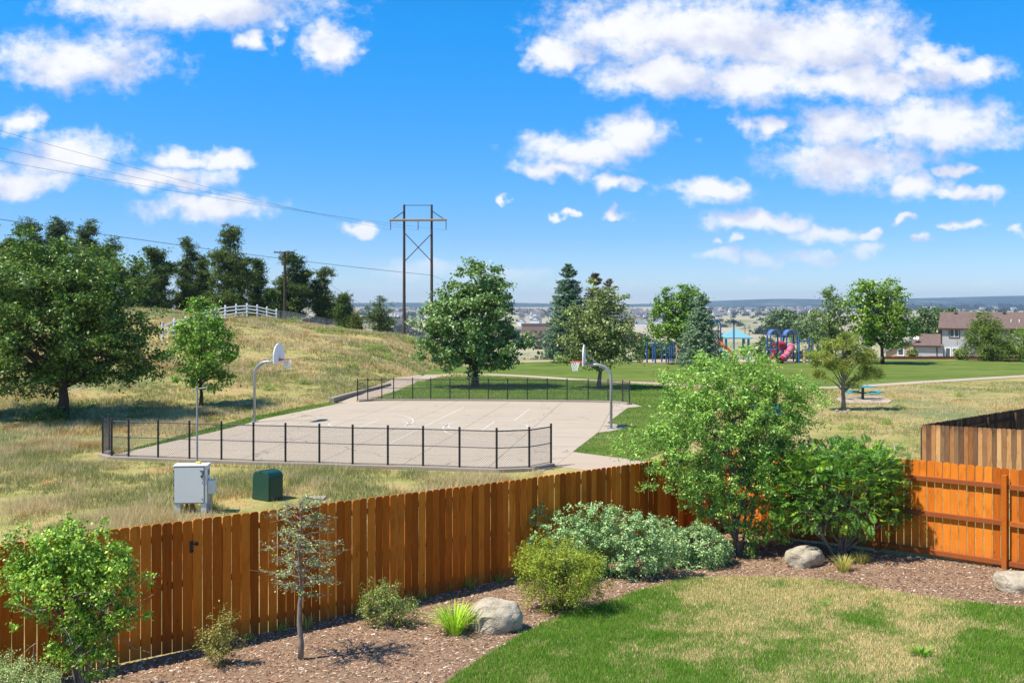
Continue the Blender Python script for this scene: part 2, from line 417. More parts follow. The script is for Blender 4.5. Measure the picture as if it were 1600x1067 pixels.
NET = simple('net_white', (.75, .75, .72), .8)
PINE_POLE = bark('utility_pole_wood', (.045, .028, .02), (.13, .085, .06), 8)
ARMW = bark('crossarm_wood', (.24, .15, .07), (.42, .28, .13), 8)
CABLE = simple('cable', (.08, .08, .085), .5)
BLUE = simple('play_blue', (.03, .10, .28), .4, .1, spec=.5)
TEAL = simple('roof_teal', (.17, .37, .42), .5, .08)
TEALD = simple('teal_plastic', (.03, .32, .38), .45, .1)
RED = simple('slide_red', (.42, .035, .06), .35, .1, spec=.5)
PINK = simple('slide_faded_red', (.55, .17, .22), .35, .1, spec=.5)
ORANGE = simple('play_orange', (.42, .10, .03), .45)
TAN = simple('play_tan', (.55, .40, .22), .7)
PLAYG = concrete('play_gravel', (.44, .34, .25))
def siding(name, col, step=.2):
    m_, b = newmat(name); o = pos(b); sp = b.n('ShaderNodeSeparateXYZ'); b.link(o, sp.inputs[0])
    w_ = b.m('MODULO', b.m('ADD', sp.outputs[2], 50.0), step); n = b.noise(o, 1.2, 5)
    c = b.mix(n, [q * .93 for q in col], col); c = b.mix(b.m('MULTIPLY', b.m('LESS_THAN', w_, .02), .35), c, [q * .5 for q in col])
    return finish(m_, b, c, .7, w_, .4, .03)
SIDE = siding('siding_grey', (.44, .43, .43)); SIDET = siding('siding_tan', (.52, .38, .24))
def shingles():
    m_, b = newmat('roof_shingle'); o = pos(b); br = b.n('ShaderNodeTexBrick'); br.inputs['Scale'].default_value = 2.2
    br.inputs['Color1'].default_value = (.15, .10, .082, 1); br.inputs['Color2'].default_value = (.20, .14, .115, 1); br.inputs['Mortar'].default_value = (.07, .038, .03, 1)
    b.link(o, br.inputs['Vector']); return finish(m_, b, br.outputs[0], .9, br.outputs[1], .3, .02)
SHIN = shingles()
TRIM = simple('trim_brown', (.07, .04, .032), .6); GLASS = simple('window_glass', (.05, .075, .10), .08, .1, spec=.9); DARKBR = simple('fence_redbrown', (.14, .045, .025), .8, .3, 3)
ROOFG = simple('roof_grey', (.16, .15, .15), .9, .2)
def rockmat():
    m_, b = newmat('boulder_stone'); o = objc(b); n = b.noise(o, 3.5, 8, .6); f_ = b.noise(o, 40, 6, .7); g_ = b.noise(o, 1.5, 3, .5)
    c = b.ramp(n, [(.3, (.34, .27, .18)), (.5, (.52, .44, .31)), (.7, (.62, .54, .40))])
    c = b.mix(b.m('MULTIPLY', b.smooth(f_, .55, .7), .5), c, (.22, .19, .16)); c = b.mix(b.m('MULTIPLY', b.smooth(g_, .55, .7), .35), c, (.40, .33, .25))
    vk = b.n('ShaderNodeTexVoronoi', feature='DISTANCE_TO_EDGE'); vk.inputs['Scale'].default_value = 1.3; dk_ = b.n('ShaderNodeTexNoise'); dk_.inputs['Scale'].default_value = 5; dk_.inputs['Detail'].default_value = 6; b.link(o, dk_.inputs['Vector'])
    b.link(b.v('ADD', o, b.v('MULTIPLY', dk_.outputs['Color'], (.5, .5, .5))), vk.inputs['Vector'])
    ck = b.m('SUBTRACT', 1.0, b.smooth(vk.outputs['Distance'], 0.0, .03))
    c = b.mix(b.m('MULTIPLY', ck, .22), c, (.16, .13, .10))
    return finish(m_, b, c, .9, b.m('SUBTRACT', b.m('ADD', n, b.m('MULTIPLY', f_, .5)), b.m('MULTIPLY', ck, .2)), .9, .06)
ROCK = rockmat()
YEL = simple('yellow_plastic', (.75, .6, .12), .5)

# ------------------------------------------------------------------ ground sheets
def grid_sheet(name, xs, ys, mat_, dz=0.0):
    XX, YY = np.meshgrid(xs, ys); ZZ = zg(XX, YY) + dz; nx, ny = len(xs), len(ys)
    V = np.stack([XX, YY, ZZ], -1).reshape(-1, 3); idx = np.arange(nx * ny).reshape(ny, nx)
    Fq = np.stack([idx[:-1, :-1], idx[:-1, 1:], idx[1:, 1:], idx[1:, :-1]], -1).reshape(-1, 4)
    me = bpy.data.meshes.new(name); me.vertices.add(len(V)); me.vertices.foreach_set('co', V.reshape(-1).astype(np.float32))
    me.loops.add(Fq.size); me.loops.foreach_set('vertex_index', Fq.reshape(-1).astype(np.int32))
    me.polygons.add(len(Fq)); me.polygons.foreach_set('loop_start', np.arange(0, Fq.size, 4, dtype=np.int32)); me.polygons.foreach_set('loop_total', np.full(len(Fq), 4, dtype=np.int32))
    me.polygons.foreach_set('use_smooth', [True] * len(Fq))
    me.materials.append(mat_); me.update()
    return link(bpy.data.objects.new(name, me))
xs = np.unique(np.concatenate([np.linspace(-60, 60, 161), np.sign(np.linspace(-1, 1, 121)) * (60 + 8900 * np.abs(np.linspace(-1, 1, 121)) ** 2.6)]))
ys = np.unique(np.concatenate([np.linspace(-300, 0, 8), np.linspace(0, 135, 181), 135 + 9300 * np.linspace(0, 1, 150) ** 2.2]))
tag(grid_sheet('ground', xs, ys, FIELD), 'dry grassy field and hill reaching to the far valley', kind='structure')

def drape(name, poly, mat_, dz, res=1.5, label=None, zf=None, thick=0.0):
    zf = zf or zg1
    P = np.array([p[:2] for p in poly]); x0, y0 = P.min(0); x1, y1 = P.max(0)
    ed = []
    for i in range(len(P)):                                        # subdivide the outline
        a, c = P[i], P[(i + 1) % len(P)]; n = max(1, int(np.hypot(*(c - a)) / res))
        for k in range(n): ed.append(a + (c - a) * k / n)
    pts = [Vector(p) for p in ed]; ne = len(pts)
    gx, gy = np.meshgrid(np.arange(x0, x1, res), np.arange(y0, y1, res)); gx = gx.ravel() + .013; gy = gy.ravel() + .017
    ok = inpoly(gx, gy, P); pts += [Vector((a, c)) for a, c in zip(gx[ok], gy[ok])]
    vs, _, fs, *_ = geometry.delaunay_2d_cdt(pts, [], [list(range(ne))], 1, 1e-5)
    mb = MB(); V = [(v.x, v.y, zf(v.x, v.y) + dz) for v in vs]; fs = [tuple(f_) for f_ in fs]
    # keep the sheet facing up
    out = []
    for f_ in fs:
        a, b_, c = (V[i] for i in f_[:3]); cr = (b_[0] - a[0]) * (c[1] - a[1]) - (b_[1] - a[1]) * (c[0] - a[0])
        out.append(f_ if cr > 0 else f_[::-1])
    mb.add(V, out)
    if thick:
        ring = []
        for i in range(ne):
            p = ed[i]; z = zf(*p) + dz; ring += [(p[0], p[1], z), (p[0], p[1], z - thick)]
        mb.add(ring, [(2 * i, 2 * i + 1, (2 * i + 3) % (2 * ne), (2 * i + 2) % (2 * ne)) for i in range(ne)])
    o = mb.build(name, mat_); tag(o, label, kind='structure'); return o
def PX(lst): return [tuple(G(*p)[:2]) for p in lst]
def ribbon_poly(pts, w):
    P = [np.array(p[:2]) for p in pts]; L = []; R = []
    for i, p in enumerate(P):
        t = P[min(i + 1, len(P) - 1)] - P[max(i - 1, 0)]; t = t / np.hypot(*t); n = np.array([-t[1], t[0]])
        L.append(p + n * w / 2); R.append(p - n * w / 2)
    return [tuple(p) for p in L + R[::-1]]
def smooth_pts(P, k=6):
    P = [np.array(p, float) for p in P]; out = []
    for i in range(len(P) - 1):
        p0, p1, p2, p3 = P[max(i - 1, 0)], P[i], P[i + 1], P[min(i + 2, len(P) - 1)]
        for j in range(k):
            t = j / k; out.append(.5 * (2 * p1 + (p2 - p0) * t + (2 * p0 - 5 * p1 + 4 * p2 - p3) * t * t + (3 * p1 - p0 - 3 * p2 + p3) * t ** 3))
    return out + [P[-1]]

court_poly = PX([(166, 717), (190, 709), (247, 696), (335, 675.5), (380, 664.5), (412, 655), (470, 643.5), (532, 631), (556, 626), (700, 626), (850, 627), (985, 630), (1003, 636), (981, 638), (949, 662), (983, 667), (956, 674.5), (934, 677), (895, 707), (869, 728), (850, 736), (776, 737), (500, 726), (300, 719)])
spur = PX([(895, 707), (1010, 722), (1010, 748), (868, 729)])
path_c = smooth_pts(PX([(548, 630), (575, 619), (610, 606), (650, 593), (695, 586), (750, 585), (827, 588.5), (911, 594), (1016, 599), (1100, 603.5), (1229, 606.5), (1310, 605.5), (1375, 602), (1465, 596), (1600, 588), (1750, 580)]), 5)
path_poly = ribbon_poly(path_c, 1.5)
path_far = ribbon_poly(smooth_pts(PX([(700, 571), (780, 567), (860, 564.5), (960, 563.5), (1010, 565)]), 4), 2.2)
lawn1 = PX([(600, 616), (625, 603), (655, 594), (700, 589), (750, 587.5), (827, 591), (911, 596), (1016, 601.5), (1075, 607), (1110, 640), (1100, 680), (1000, 722), (900, 708), (895, 707), (934, 677), (956, 674.5), (983, 667), (949, 662), (981, 638), (1003, 636), (985, 629), (850, 625.5), (585, 625)])
lawn2 = PX([(640, 590), (700, 571), (780, 566), (860, 563), (1000, 562.6), (1250, 563), (1450, 562.5), (1750, 562.5), (1800, 576), (1600, 586.5), (1465, 594), (1375, 600), (1310, 603.5), (1229, 604.5), (1100, 601.5), (1016, 597), (911, 592.5), (827, 587), (750, 583.5), (695, 584.5)])
lawn3 = PX([(380, 669), (412, 658), (470, 646), (532, 634), (516, 629), (470, 636), (400, 650), (330, 668), (250, 690), (190, 706), (215, 706), (300, 686)])
play_poly = PX([(1000, 566.5), (1080, 568), (1150, 566), (1240, 566.5), (1330, 565), (1345, 562.4), (1200, 562), (1000, 562)])
flat = lambda x, y: 0.0
lawn_edge = smooth_pts([G(*p)[:2] for p in [(640, 1120), (690, 1075), (735, 1040), (800, 1003), (868, 968), (935, 946), (990, 926), (1060, 908), (1150, 902), (1270, 905), (1370, 921), (1480, 938), (1600, 952), (1720, 962)]], 5)
yl = [tuple(p) for p in lawn_edge] + [(13.5, 9.5), (-3, 9.5)]
f0 = P1 - FD * 3.2; f1 = CO + RD * 10.5
mulch_poly = [tuple(f0 + np.array([.02, -.02]) * 0)] + [tuple(CO)] + [tuple(f1)] + [tuple(p) for p in lawn_edge[::-1]] + [(-3, 9.5), (-9, 9.5)]
drape('court', court_poly, COURT, .03, 4, 'tan concrete basketball court', flat, .1)
drape('path', path_poly, PATHC, .026, 1.5, 'narrow concrete path curving behind the court and lawn')
o = drape('path', path_far, PATHC, .03, 2, 'pale path along the far edge of the lawn'); 
drape('path', spur, PATHC, .024, 2, 'short concrete path leading off the near right court corner', flat, .08)
drape('lawn', lawn1, LAWN, .012, 2, 'mown lawn right around the far side of the court')
drape('lawn', lawn2, LAWN, .013, 3, 'wide mown park lawn in front of the playground')
drape('lawn', lawn3, LAWN, .013, 1, 'strip of green grass along the left court edge')
drape('play_surface', play_poly, PLAYG, .03, 4, 'pale gravel bed under the playground')
drape('garden_lawn', yl, YARD, .012, .6, 'garden lawn with green and straw coloured patches')
drape('mulch_bed', mulch_poly, SOIL, .010, .6, 'wood chip mulch bed along the cedar fence')

# ------------------------------------------------------------------ court lines
O2 = np.array([-3.92, 47.0]); A = np.array([.988, -.153]); A /= np.hypot(*A); Pp = np.array([-A[1], A[0]])
def cw(a, p): return O2 + A * a + Pp * p
lines = MB()
def line(a0, p0, a1, p1, w=.07):
    u = cw(a0, p0); v = cw(a1, p1); t = v - u; t /= np.hypot(*t); n = np.array([-t[1], t[0]]) * w / 2
    lines.add([(*(u - n), .036), (*(v - n), .036), (*(v + n), .036), (*(u + n), .036)], [(0, 1, 2, 3)])
def arc(ca, cp, r, t0, t1, n=40, w=.07):
    v = []
    for i in range(n + 1):
        t = t0 + (t1 - t0) * i / n
        for q in (r - w / 2, r + w / 2): v.append((*cw(ca + q * math.cos(t), cp + q * math.sin(t)), .0365))
    lines.add(v, [(2 * i, 2 * i + 1, 2 * i + 3, 2 * i + 2) for i in range(n)])
pi = math.pi
arc(0, 0, .92, 0, 2 * pi); arc(-2.85, 0, 1.83, 0, 2 * pi); arc(2.85, 0, 1.83, 0, 2 * pi)
arc(-6.9, 0, 6.02, -pi / 2, pi / 2); arc(6.9, 0, 6.02, pi / 2, 3 * pi / 2)
line(0, -7.6, 0, 8.4)
for s in (-1, 1):
    line(s * 2.85, -1.83, s * 2.85, 1.83)
    line(s * 2.85, 1.83, s * 7.6, 1.83); line(s * 2.85, -1.83, s * 7.6, -1.83)
    line(s * 6.9, 6.02, s * 7.6, 6.02); line(s * 6.9, -6.02, s * 7.6, -6.02)
line(-3.6, 4.6, -3.6, 8.4, .05); line(3.7, 2.4, 3.7, 8.0, .06); line(5.4, -3.4, 8.9, -3.4, .05); line(5.0, -6.4, 7.2, -6.4, .05)
tag(lines.build('court_markings', PAINT), 'white painted basketball lines and circles on the court', kind='structure')

# ------------------------------------------------------------------ chain link fences on kerbs
def kerb_along(pts, w, h, name, label, base=None):
    P = [np.array(p[:2]) for p in pts]; poly = ribbon_poly(P, w); mb = MB(); n = len(P)
    L = poly[:n]; R = poly[n:][::-1]
    vs = []
    for l, r in zip(L, R): vs += [(*l, -.05), (*l, h), (*r, h), (*r, -.05)]
    fs = []
    for i in range(n - 1):
        for k in range(3): fs.append((4 * i + k, 4 * i + k + 1, 4 * i + 4 + k + 1, 4 * i + 4 + k))
    fs += [(0, 3, 2, 1), tuple(4 * (n - 1) + k for k in range(4))]
    mb.add(vs, fs); o = mb.build(name, CURB, None, bevel=.015); tag(o, label, kind='structure'); return o
def mesh_panel(mb, a, b_, z0, z1, pitch, r):
    a = np.array(a[:2]); b_ = np.array(b_[:2]); L = np.hypot(*(b_ - a)); t = (b_ - a) / L; hh = z1 - z0
    n = np.array([-t[1], t[0]]) * r
    def wire(s0, za, s1, zb):
        p = a + t * s0; q = a + t * s1; d = r
        mb.add([(*(p - n), za), (*(p + n), za), (*(p), za + 1.8 * d), (*(q - n), zb), (*(q + n), zb), (*(q), zb + 1.8 * d)],
               [(0, 1, 4, 3), (1, 2, 5, 4), (2, 0, 3, 5)])
    k = -hh
    while k < L:
        s0, s1 = k, k + hh; za, zb = z0, z1
        if s0 < 0: za = z0 - s0; s0 = 0
        if s1 > L: zb = z1 - (s1 - L); s1 = L
        if s1 > s0:
            wire(s0, za, s1, zb)
            wire(L - s0, za, L - s1, zb)
        k += pitch
def chain_fence(label, posts, zb, hpost, group, pr=.035, pitch=.085, wr=.0035, mid=True, rail_mat=None, close=True):
    c = np.mean([p[:2] for p in posts], 0)
    t = thing('chain_link_fence', label, 'fence', (c[0], c[1], zb), group=None)
    P = [np.array([p[0] - c[0], p[1] - c[1]]) for p in posts]
    pm = MB(); pm.tube([(0, 0, 0), (0, 0, hpost)], pr, 8); pm.tube([(0, 0, hpost), (0, 0, hpost + .025), (0, 0, hpost + .05)], [pr * 1.25, pr * 1.2, pr * .4], 8)
    dm = pm.data('post', BLACK)
    for p in P:
        o = link(bpy.data.objects.new('post', dm), t); o.location = (p[0], p[1], 0)
    zt = hpost - .07
    for i in range(len(P) - 1):
        for z, r in (([zt, .022], [hpost * .52, .016], [.04, .010]) if mid else ([zt, .022], [.04, .01])):
            m_ = MB(); m_.tube([(*P[i], z), (*P[i + 1], z)], r, 6); m_.build('rail', rail_mat or BLACK, t)
    mb = MB()
    for i in range(len(P) - 1): mesh_panel(mb, P[i], P[i + 1], .04, zt, pitch, wr)
    o = mb.build('chain_link_mesh', DGREY, t); o['kind'] = 'stuff'
    return t
def PXz(lst, z):
    return [at(p[0], p[1], F * (H - z) / (p[1] - HY))[:2] for p in lst]
near = PXz([(171, 703), (160.5, 708), (174.5, 712), (201, 713), (247, 714.5), (296, 716.5), (346, 718), (396, 720), (446, 721.5), (499, 723), (551, 725), (606, 726.4), (661, 727.8), (718, 730), (776, 732), (827, 730), (861, 723)], .12)
farf = PXz([(558.6, 625.2), (574.6, 624), (596.6, 623.3), (615, 623.2), (644.6, 623.3), (673, 623.4), (703, 623.5), (733, 623.6), (763, 623.8), (793, 624), (824, 624.3), (855, 624.6), (886, 625), (919, 625.4), (950, 626), (973, 627.6), (983.5, 629.6)], .12)
kerb_along(near, .34, .12, 'kerb', 'concrete kerb under the near chain link fence')
kerb_along(farf, .34, .12, 'kerb', 'concrete kerb under the far chain link fence')
chain_fence('black chain link fence along the near edge of the court', near, .12, 1.32, None, .037)
chain_fence('black chain link fence along the far edge of the court before the lawn', farf, .12, 1.22, None, .03, .10, .004)
# retaining kerb by the far-left corner
rk = smooth_pts(PX([(518, 630), (540, 622), (575, 611), (608, 602)]), 4)
mb = MB(); rp = ribbon_poly(rk, .3); mb.prism(rp, -.1, .34)
tag(mb.build('retaining_kerb', CURB, bevel=.02), 'raised concrete edging where the hill meets the path', 'kerb')

# ------------------------------------------------------------------ basketball hoops
def hoop(base, dirv, label):
    ang = math.atan2(dirv[1], dirv[0])
    t = thing('basketball_hoop', label, 'basketball hoop', (base[0], base[1], .03), ang, 'basketball hoops')
    m_ = MB(); pts = [(0, 0, 0), (0, 0, 2.25)]
    for k in range(1, 9):
        a = k / 8 * pi / 2; pts.append((.62 - .62 * math.cos(a), 0, 2.25 + .62 * math.sin(a)))
    pts.append((1.18, 0, 2.87)); m_.tube(pts, .062, 10); m_.build('pole', GALV, t, True)
    m_ = MB(); m_.box((0, 0, .01), (.34, .34, .02)); m_.build('base_plate', GALV, t)
    m_ = MB(); m_.tube([(.33, 0, 2.70), (.75, 0, 3.02), (1.14, 0, 3.42)], .022, 6); m_.build('brace', GALV, t)
    m_ = MB(); m_.tube([(.05, 0, 2.45), (.5, 0, 2.80)], .022, 6); m_.build('brace', GALV, t)
    # fan-shaped backboard
    prof = [(-.68, 2.82), (.68, 2.82), (.68, 3.16)]
    for k in range(1, 16):
        a = k / 16 * pi; prof.append((.68 * math.cos(a), 3.16 + .60 * math.sin(a)))
    prof.append((-.68, 3.16)); m_ = MB(); n = len(prof)
    m_.add([(1.20, p[0], p[1]) for p in prof] + [(1.25, p[0], p[1]) for p in prof],
           [tuple(range(n)), tuple(range(2 * n - 1, n - 1, -1))] + [(i, i + n, (i + 1) % n + n, (i + 1) % n) for i in range(n)])
    bb = m_.build('backboard', WHITE, t, bevel=.008)
    m_ = MB(); ring = [(1.63 + .23 * math.cos(k / 20 * 2 * pi), .23 * math.sin(k / 20 * 2 * pi), 3.0) for k in range(21)]
    m_.tube(ring, .013, 6, False); m_.box((1.31, 0, 2.98), (.14, .16, .09)); m_.tube([(1.27, .08, 2.93), (1.45, .16, 2.99)], .01, 5); m_.tube([(1.27, -.08, 2.93), (1.45, -.16, 2.99)], .01, 5)
    m_.build('rim', REDR, t)
    m_ = MB()
    for k in range(12):
        a0 = k / 12 * 2 * pi
        for s in (1, -1):
            pts = []
            for j in range(6):
                f_ = j / 5; r = .225 - .12 * f_ ** .7; a = a0 + s * f_ * 1.1
                pts.append((1.63 + r * math.cos(a), r * math.sin(a), 3.0 - .44 * f_))
            m_.tube(pts, .008, 4)
    m_.build('net', NET, t)
    return t
LB = np.array([-12.3, 48.3]); RB = np.array([4.48, 45.7])
hoop(LB, A, 'basketball hoop on grey pole in front of the grassy hill at the left court end')
hoop(RB, -A, 'basketball hoop on grey pole at the right end of the court before the lawn')

# ------------------------------------------------------------------ cedar garden fences
def board_mesh(w, h, t, style='dog'):
    if style == 'dog': c = .025; prof = [(-w / 2, 0), (w / 2, 0), (w / 2, h - c), (w / 2 - .012, h - c * .45), (w / 2 - c, h), (-w / 2 + c, h), (-w / 2 + .012, h - c * .45), (-w / 2, h - c)]
    else: c = .02; prof = [(-w / 2, 0), (w / 2, 0), (w / 2, h - .03), (0.012, h), (-.012, h), (-w / 2, h - .03)]
    n = len(prof); m_ = MB()
    m_.add([(p[0], -t / 2, p[1]) for p in prof] + [(p[0], t / 2, p[1]) for p in prof],
           [tuple(range(n)), tuple(range(2 * n - 1, n - 1, -1))] + [(i, i + n, (i + 1) % n + n, (i + 1) % n) for i in range(n)])
    return m_
def plank_fence(name, label, a, b_, ztop, pitch, bw, mat_, side, rails, posts=2.4, style='dog', hb=1.83, rmat=None, notch=None, step=0.004, p0=0.0, rd=.038):
    """a -> b in plan; ztop(s) height of the picket tops; side = +1/-1 the side of the line where rails and posts sit"""
    a = np.array(a); b_ = np.array(b_); L = np.hypot(*(b_ - a)); t2 = (b_ - a) / L; nn = np.array([-t2[1], t2[0]]) * side; ang = math.atan2(t2[1], t2[0])
    z0 = ztop(0) - hb
    t = thing(name, label, 'fence', (a[0], a[1], z0), ang)
    variants = [board_mesh(bw * k, hb, .016, style).data('board', mat_) for k in (1, .985, 1.012)]
    R = random.Random(hash(label) % 1000 + 3 if False else len(label)); n = int(L / pitch)
    for i in range(n):
        s = (i + .5) * pitch
        if notch and notch(s): continue
        o = link(bpy.data.objects.new('board', variants[R.randrange(3)]), t)
        o.location = (s + R.uniform(-.002, .002), R.uniform(-.001, .001), ztop(s) - hb - z0 + R.uniform(-step, step)); o.rotation_euler = (R.uniform(-.004, .004), R.uniform(-.004, .004), R.uniform(-.02, .02))
    rm = rmat or mat_
    pos_posts = ([0.0] if p0 > .5 else []) + [p0 + k * posts for k in range(int((L - p0) / posts) + 1)]
    for k, s in enumerate(pos_posts):
        m_ = MB(); m_.box((0, 0, hb / 2 - .08), (.09, .09, hb - .10)); o = m_.build('post', rm, t, bevel=.004)
        o.location = (s, side * (.012 + .045 + .002 + (rd - .038)), ztop(s) - hb - z0 + .02)
    for k in range(len(pos_posts)):
        s0 = pos_posts[k]; s1 = min(L, pos_posts[k + 1] if k + 1 < len(pos_posts) else s0 + posts)
        if notch and notch((s0 + s1) / 2): continue
        for hz in rails:
            za = ztop(s0) - hb + hz - z0; zb = ztop(s1) - hb + hz - z0; ll = s1 - s0 - .094
            if ll < .1: continue
            m_ = MB(); m_.box((0, 0, 0), (ll, rd, .089)); o = m_.build('rail', rm, t, bevel=.003)
            o.location = ((s0 + s1) / 2, side * (.010 + rd / 2), (za + zb) / 2); o.rotation_euler = (0, -math.atan2(zb - za, s1 - s0), 0)
    return t, ang, z0
Lm = np.hypot(*(CO - f0)); sP1 = 3.2
def top_main(s): return float(np.interp(s - sP1, [-4, 0, 7.1, 13.9], [2.62, 2.535, 2.33, 2.19]))
# the gate: 0.95 m wide section of the same pickets
def s_of_px(px):
    u = (px - 800) / F; # f0 + FD*s : x = u*y
    return (u * f0[1] - f0[0]) / (FD[0] - u * FD[1])
g0, g1 = s_of_px(187) , s_of_px(293.5)
g_n0 = round(g0 / .150); g0 = g_n0 * .150; g1 = round(g1 / .150) * .150
tm, angm, zm = plank_fence('cedar_fence', 'long stained cedar fence with rounded pickets between garden and court', f0, CO, top_main, .150, .1375, CEDAR, 1, (.22, .92, 1.62), 2.4, notch=lambda s: g0 < s < g1, rmat=CEDARR)
ga = f0 + FD * g0; gb = f0 + FD * g1
tg = thing('garden_gate', 'cedar picket gate with black latch set in the long fence', 'gate', (ga[0], ga[1], top_main(g0) - 1.83), angm)
R = random.Random(5); bmv = board_mesh(.1375, 1.81, .018).data('board', CEDAR)
for i in range(int(round((g1 - g0) / .15))):
    o = link(bpy.data.objects.new('board', bmv), tg); o.location = ((i + .5) * .15, 0, .02 + R.uniform(-.004, .004) - .006 * i)
for hz in (.22, .92, 1.6):
    m_ = MB(); m_.box(((g1 - g0) / 2, .032, hz), (g1 - g0 - .02, .038, .089)); m_.build('rail', CEDARR, tg)
m_ = MB(); m_.tube([((g1 - g0) / 2 - .42, .07, .25), ((g1 - g0) / 2 + .42, .07, 1.56)], .03, 4); m_.build('diagonal_brace', CEDARR, tg)
m_ = MB(); w_ = g1 - g0; m_.box((w_ - .02, -.016, 1.42), (.05, .012, .16)); m_.tube([(w_ - .02, -.02, 1.46), (w_ + .02, -.05, 1.46), (w_ + .06, -.055, 1.45)], .009, 6); m_.tube([(w_ - .02, -.02, 1.38), (w_ - .015, -.06, 1.36)], .008, 6); m_.box((w_ + .06, -.016, 1.45), (.04, .012, .05))
m_.build('latch', BLACK, tg)
m_ = MB(); m_.box((0, .06, .83), (.09, .09, 1.7)); o = m_.build('gate_post', CEDARR, tg); o.location = (w_ + .045, 0, 0)

Lr = np.hypot(*(f1 - CO))
def top_right(s): return float(np.interp(s, [0, 2.5, 4.5, 6.6, 10.5], [2.24, 2.42, 2.52, 2.54, 2.56]))
plank_fence('cedar_fence', 'bright orange cedar fence with its rails and square post showing on the right', CO + RD * .08, f1, top_right, .152, .1365, CEDAR, -1, (.10, .83, 1.50), 2.42, rmat=CEDARR, p0=1.34, rd=.062)
# neighbour's weathered fence
nb0 = np.array([13.3, 32.8]); nb1 = np.array([18.6, 30.0]); nb2 = np.array([23.5, 42.0])
plank_fence('weathered_fence', 'weathered brown and black streaked neighbour fence standing behind the orange one', nb0, nb1, lambda s: 1.70 + .0 * s, .137, .131, WEATH, 1, (.3, 1.45), 2.4, 'dog', 1.83, rmat=WEATH_SHADED, step=.006)
plank_fence('weathered_fence', 'dark pointed picket side of the weathered neighbour fence running away behind', nb0 + np.array([.05, .06]), nb2, lambda s: 1.70 - .002 * s, .14, .125, WEATH_SHADED, -1, (.3, .95, 1.5), 2.4, 'point', 1.83, rmat=WEATH_SHADED, step=.006)

# ------------------------------------------------------------------ utility boxes and thin pole
c = at(300, 790, 27.0); cz = zg1(c[0], c[1])
t = thing('utility_cabinet', 'light grey metal utility cabinet on legs in the dry grass behind the fence', 'utility cabinet', (c[0], c[1], cz), .10)
m_ = MB(); m_.box((0, 0, .79), (.86, .42, .98)); m_.build('body', CABG, t, bevel=.012)
m_ = MB(); m_.box((0, 0, 1.300), (.90, .46, .035)); m_.build('lid', CABG, t, bevel=.01)
m_ = MB(); m_.box((-.03, -.2185, .79), (.76, .012, .93)); dr = m_.build('door', CABG, t, bevel=.004)
m_ = MB(); m_.box((.30, -.232, 1.16), (.09, .02, .02)); m_.box((.33, -.232, 1.10), (.02, .02, .12)); m_.build('handle', DGREY, dr)
for (x, z) in ((.31, .86), (.31, .42)):
    m_ = MB(); m_.tube([(x, -.222, z), (x, -.236, z)], .014, 8); m_.build('bolt', CABD, dr)
for z in (.45, .8, 1.15):
    m_ = MB(); m_.box((-.436, -.19, z), (.02, .03, .06)); m_.build('hinge', CABD, t)
for x in (-.34, .34):
    m_ = MB(); m_.box((x, 0, .148), (.14, .40, .30)); m_.build('leg', CABG, t, bevel=.006)
m_ = MB(); m_.box((.53, -.03, .72), (.19, .24, .36)); m_.build('side_box', CABG, t, bevel=.01)
for y in (-.1, 0, .09):
    m_ = MB(); m_.tube([(.50, y, .0), (.50, y, .54)], .022, 8); m_.build('conduit', GALV, t)
m_ = MB()
for k in range(5): m_.box((.434, .02, 1.16 - .03 * k), (.010, .22, .010))
m_.build('vent', CABD, t)
m_ = MB()
for (x_, z_, w_2, h_2) in ((-.03, 1.262, .78, .012), (-.03, .318, .78, .012), (-.418, .79, .012, .94), (.358, .79, .012, .94)): m_.box((x_, -.2125, z_), (w_2, .008, h_2))
m_.build('door_seam', CABD, t)
m_ = MB(); m_.box((.30, -.235, 1.02), (.05, .02, .06)); m_.build('padlock', DGREY, t)
m_ = MB(); m_.box((0, 0, .0), (1.05, .62, .06)); m_.build('pad', CURB, t)
m_ = MB(); m_.box((.0, .05, .14), (.1, .1, .3)); m_.box((-.14, .02, .13), (.06, .08, .28)); m_.build('cable_stub', WEATH, t)
o = MB().box((0, 0, .03), (.13, .10, .06)).build('yellow_cap', YEL, None, bevel=.012); o.location = (c[0] + .16, c[1] + .05, cz + 1.318)
tag(o, 'small yellow block lying on top of the grey cabinet', 'block')
c = at(418, 769, 29.0); cz = zg1(c[0], c[1])
t = thing('transformer_box', 'dark green utility pedestal with sloping top half hidden by dry grass', 'transformer box', (c[0], c[1], cz), .95)
prof = [(-.36, 0), (.36, 0), (.34, .60), (.31, .74), (.22, .82), (-.16, .84), (-.30, .80), (-.37, .70)]
m_ = MB(); n = len(prof); m_.add([(-.27, p[0], p[1]) for p in prof] + [(.27, p[0], p[1]) for p in prof], [tuple(range(n))[::-1], tuple(range(n, 2 * n))] + [(i, (i + 1) % n, (i + 1) % n + n, i + n) for i in range(n)])
m_.build('body', GREENB, t, bevel=.03)
m_ = MB(); m_.box((0, -.372, .36), (.46, .014, .58)); m_.build('door', GREENB, t, bevel=.006)
m_ = MB(); m_.box((0, 0, .815), (.56, .03, .06)); m_.build('lid_seam', CABD, t)
c = at(494, 767, 29.0)
o = MB().box((0, 0, .0), (.55, .42, .10)).build('valve_box', CURB, None, bevel=.02); o.location = (c[0], c[1], zg1(c[0], c[1]) + .02); tag(o, 'flat concrete utility lid in the grass beside the green pedestal', 'utility lid')
c = at(308, 765, 30.5); cz = zg1(c[0], c[1])
t = thing('marker_pole', 'thin grey steel pole with small crossbar behind the grey cabinet', 'pole', (c[0], c[1], cz), .2)
zt = H - (608 - HY) / F * 30.5 - cz
m_ = MB(); m_.tube([(0, 0, 0), (0, 0, zt)], [.033, .026], 8); m_.build('pole', GALV, t)
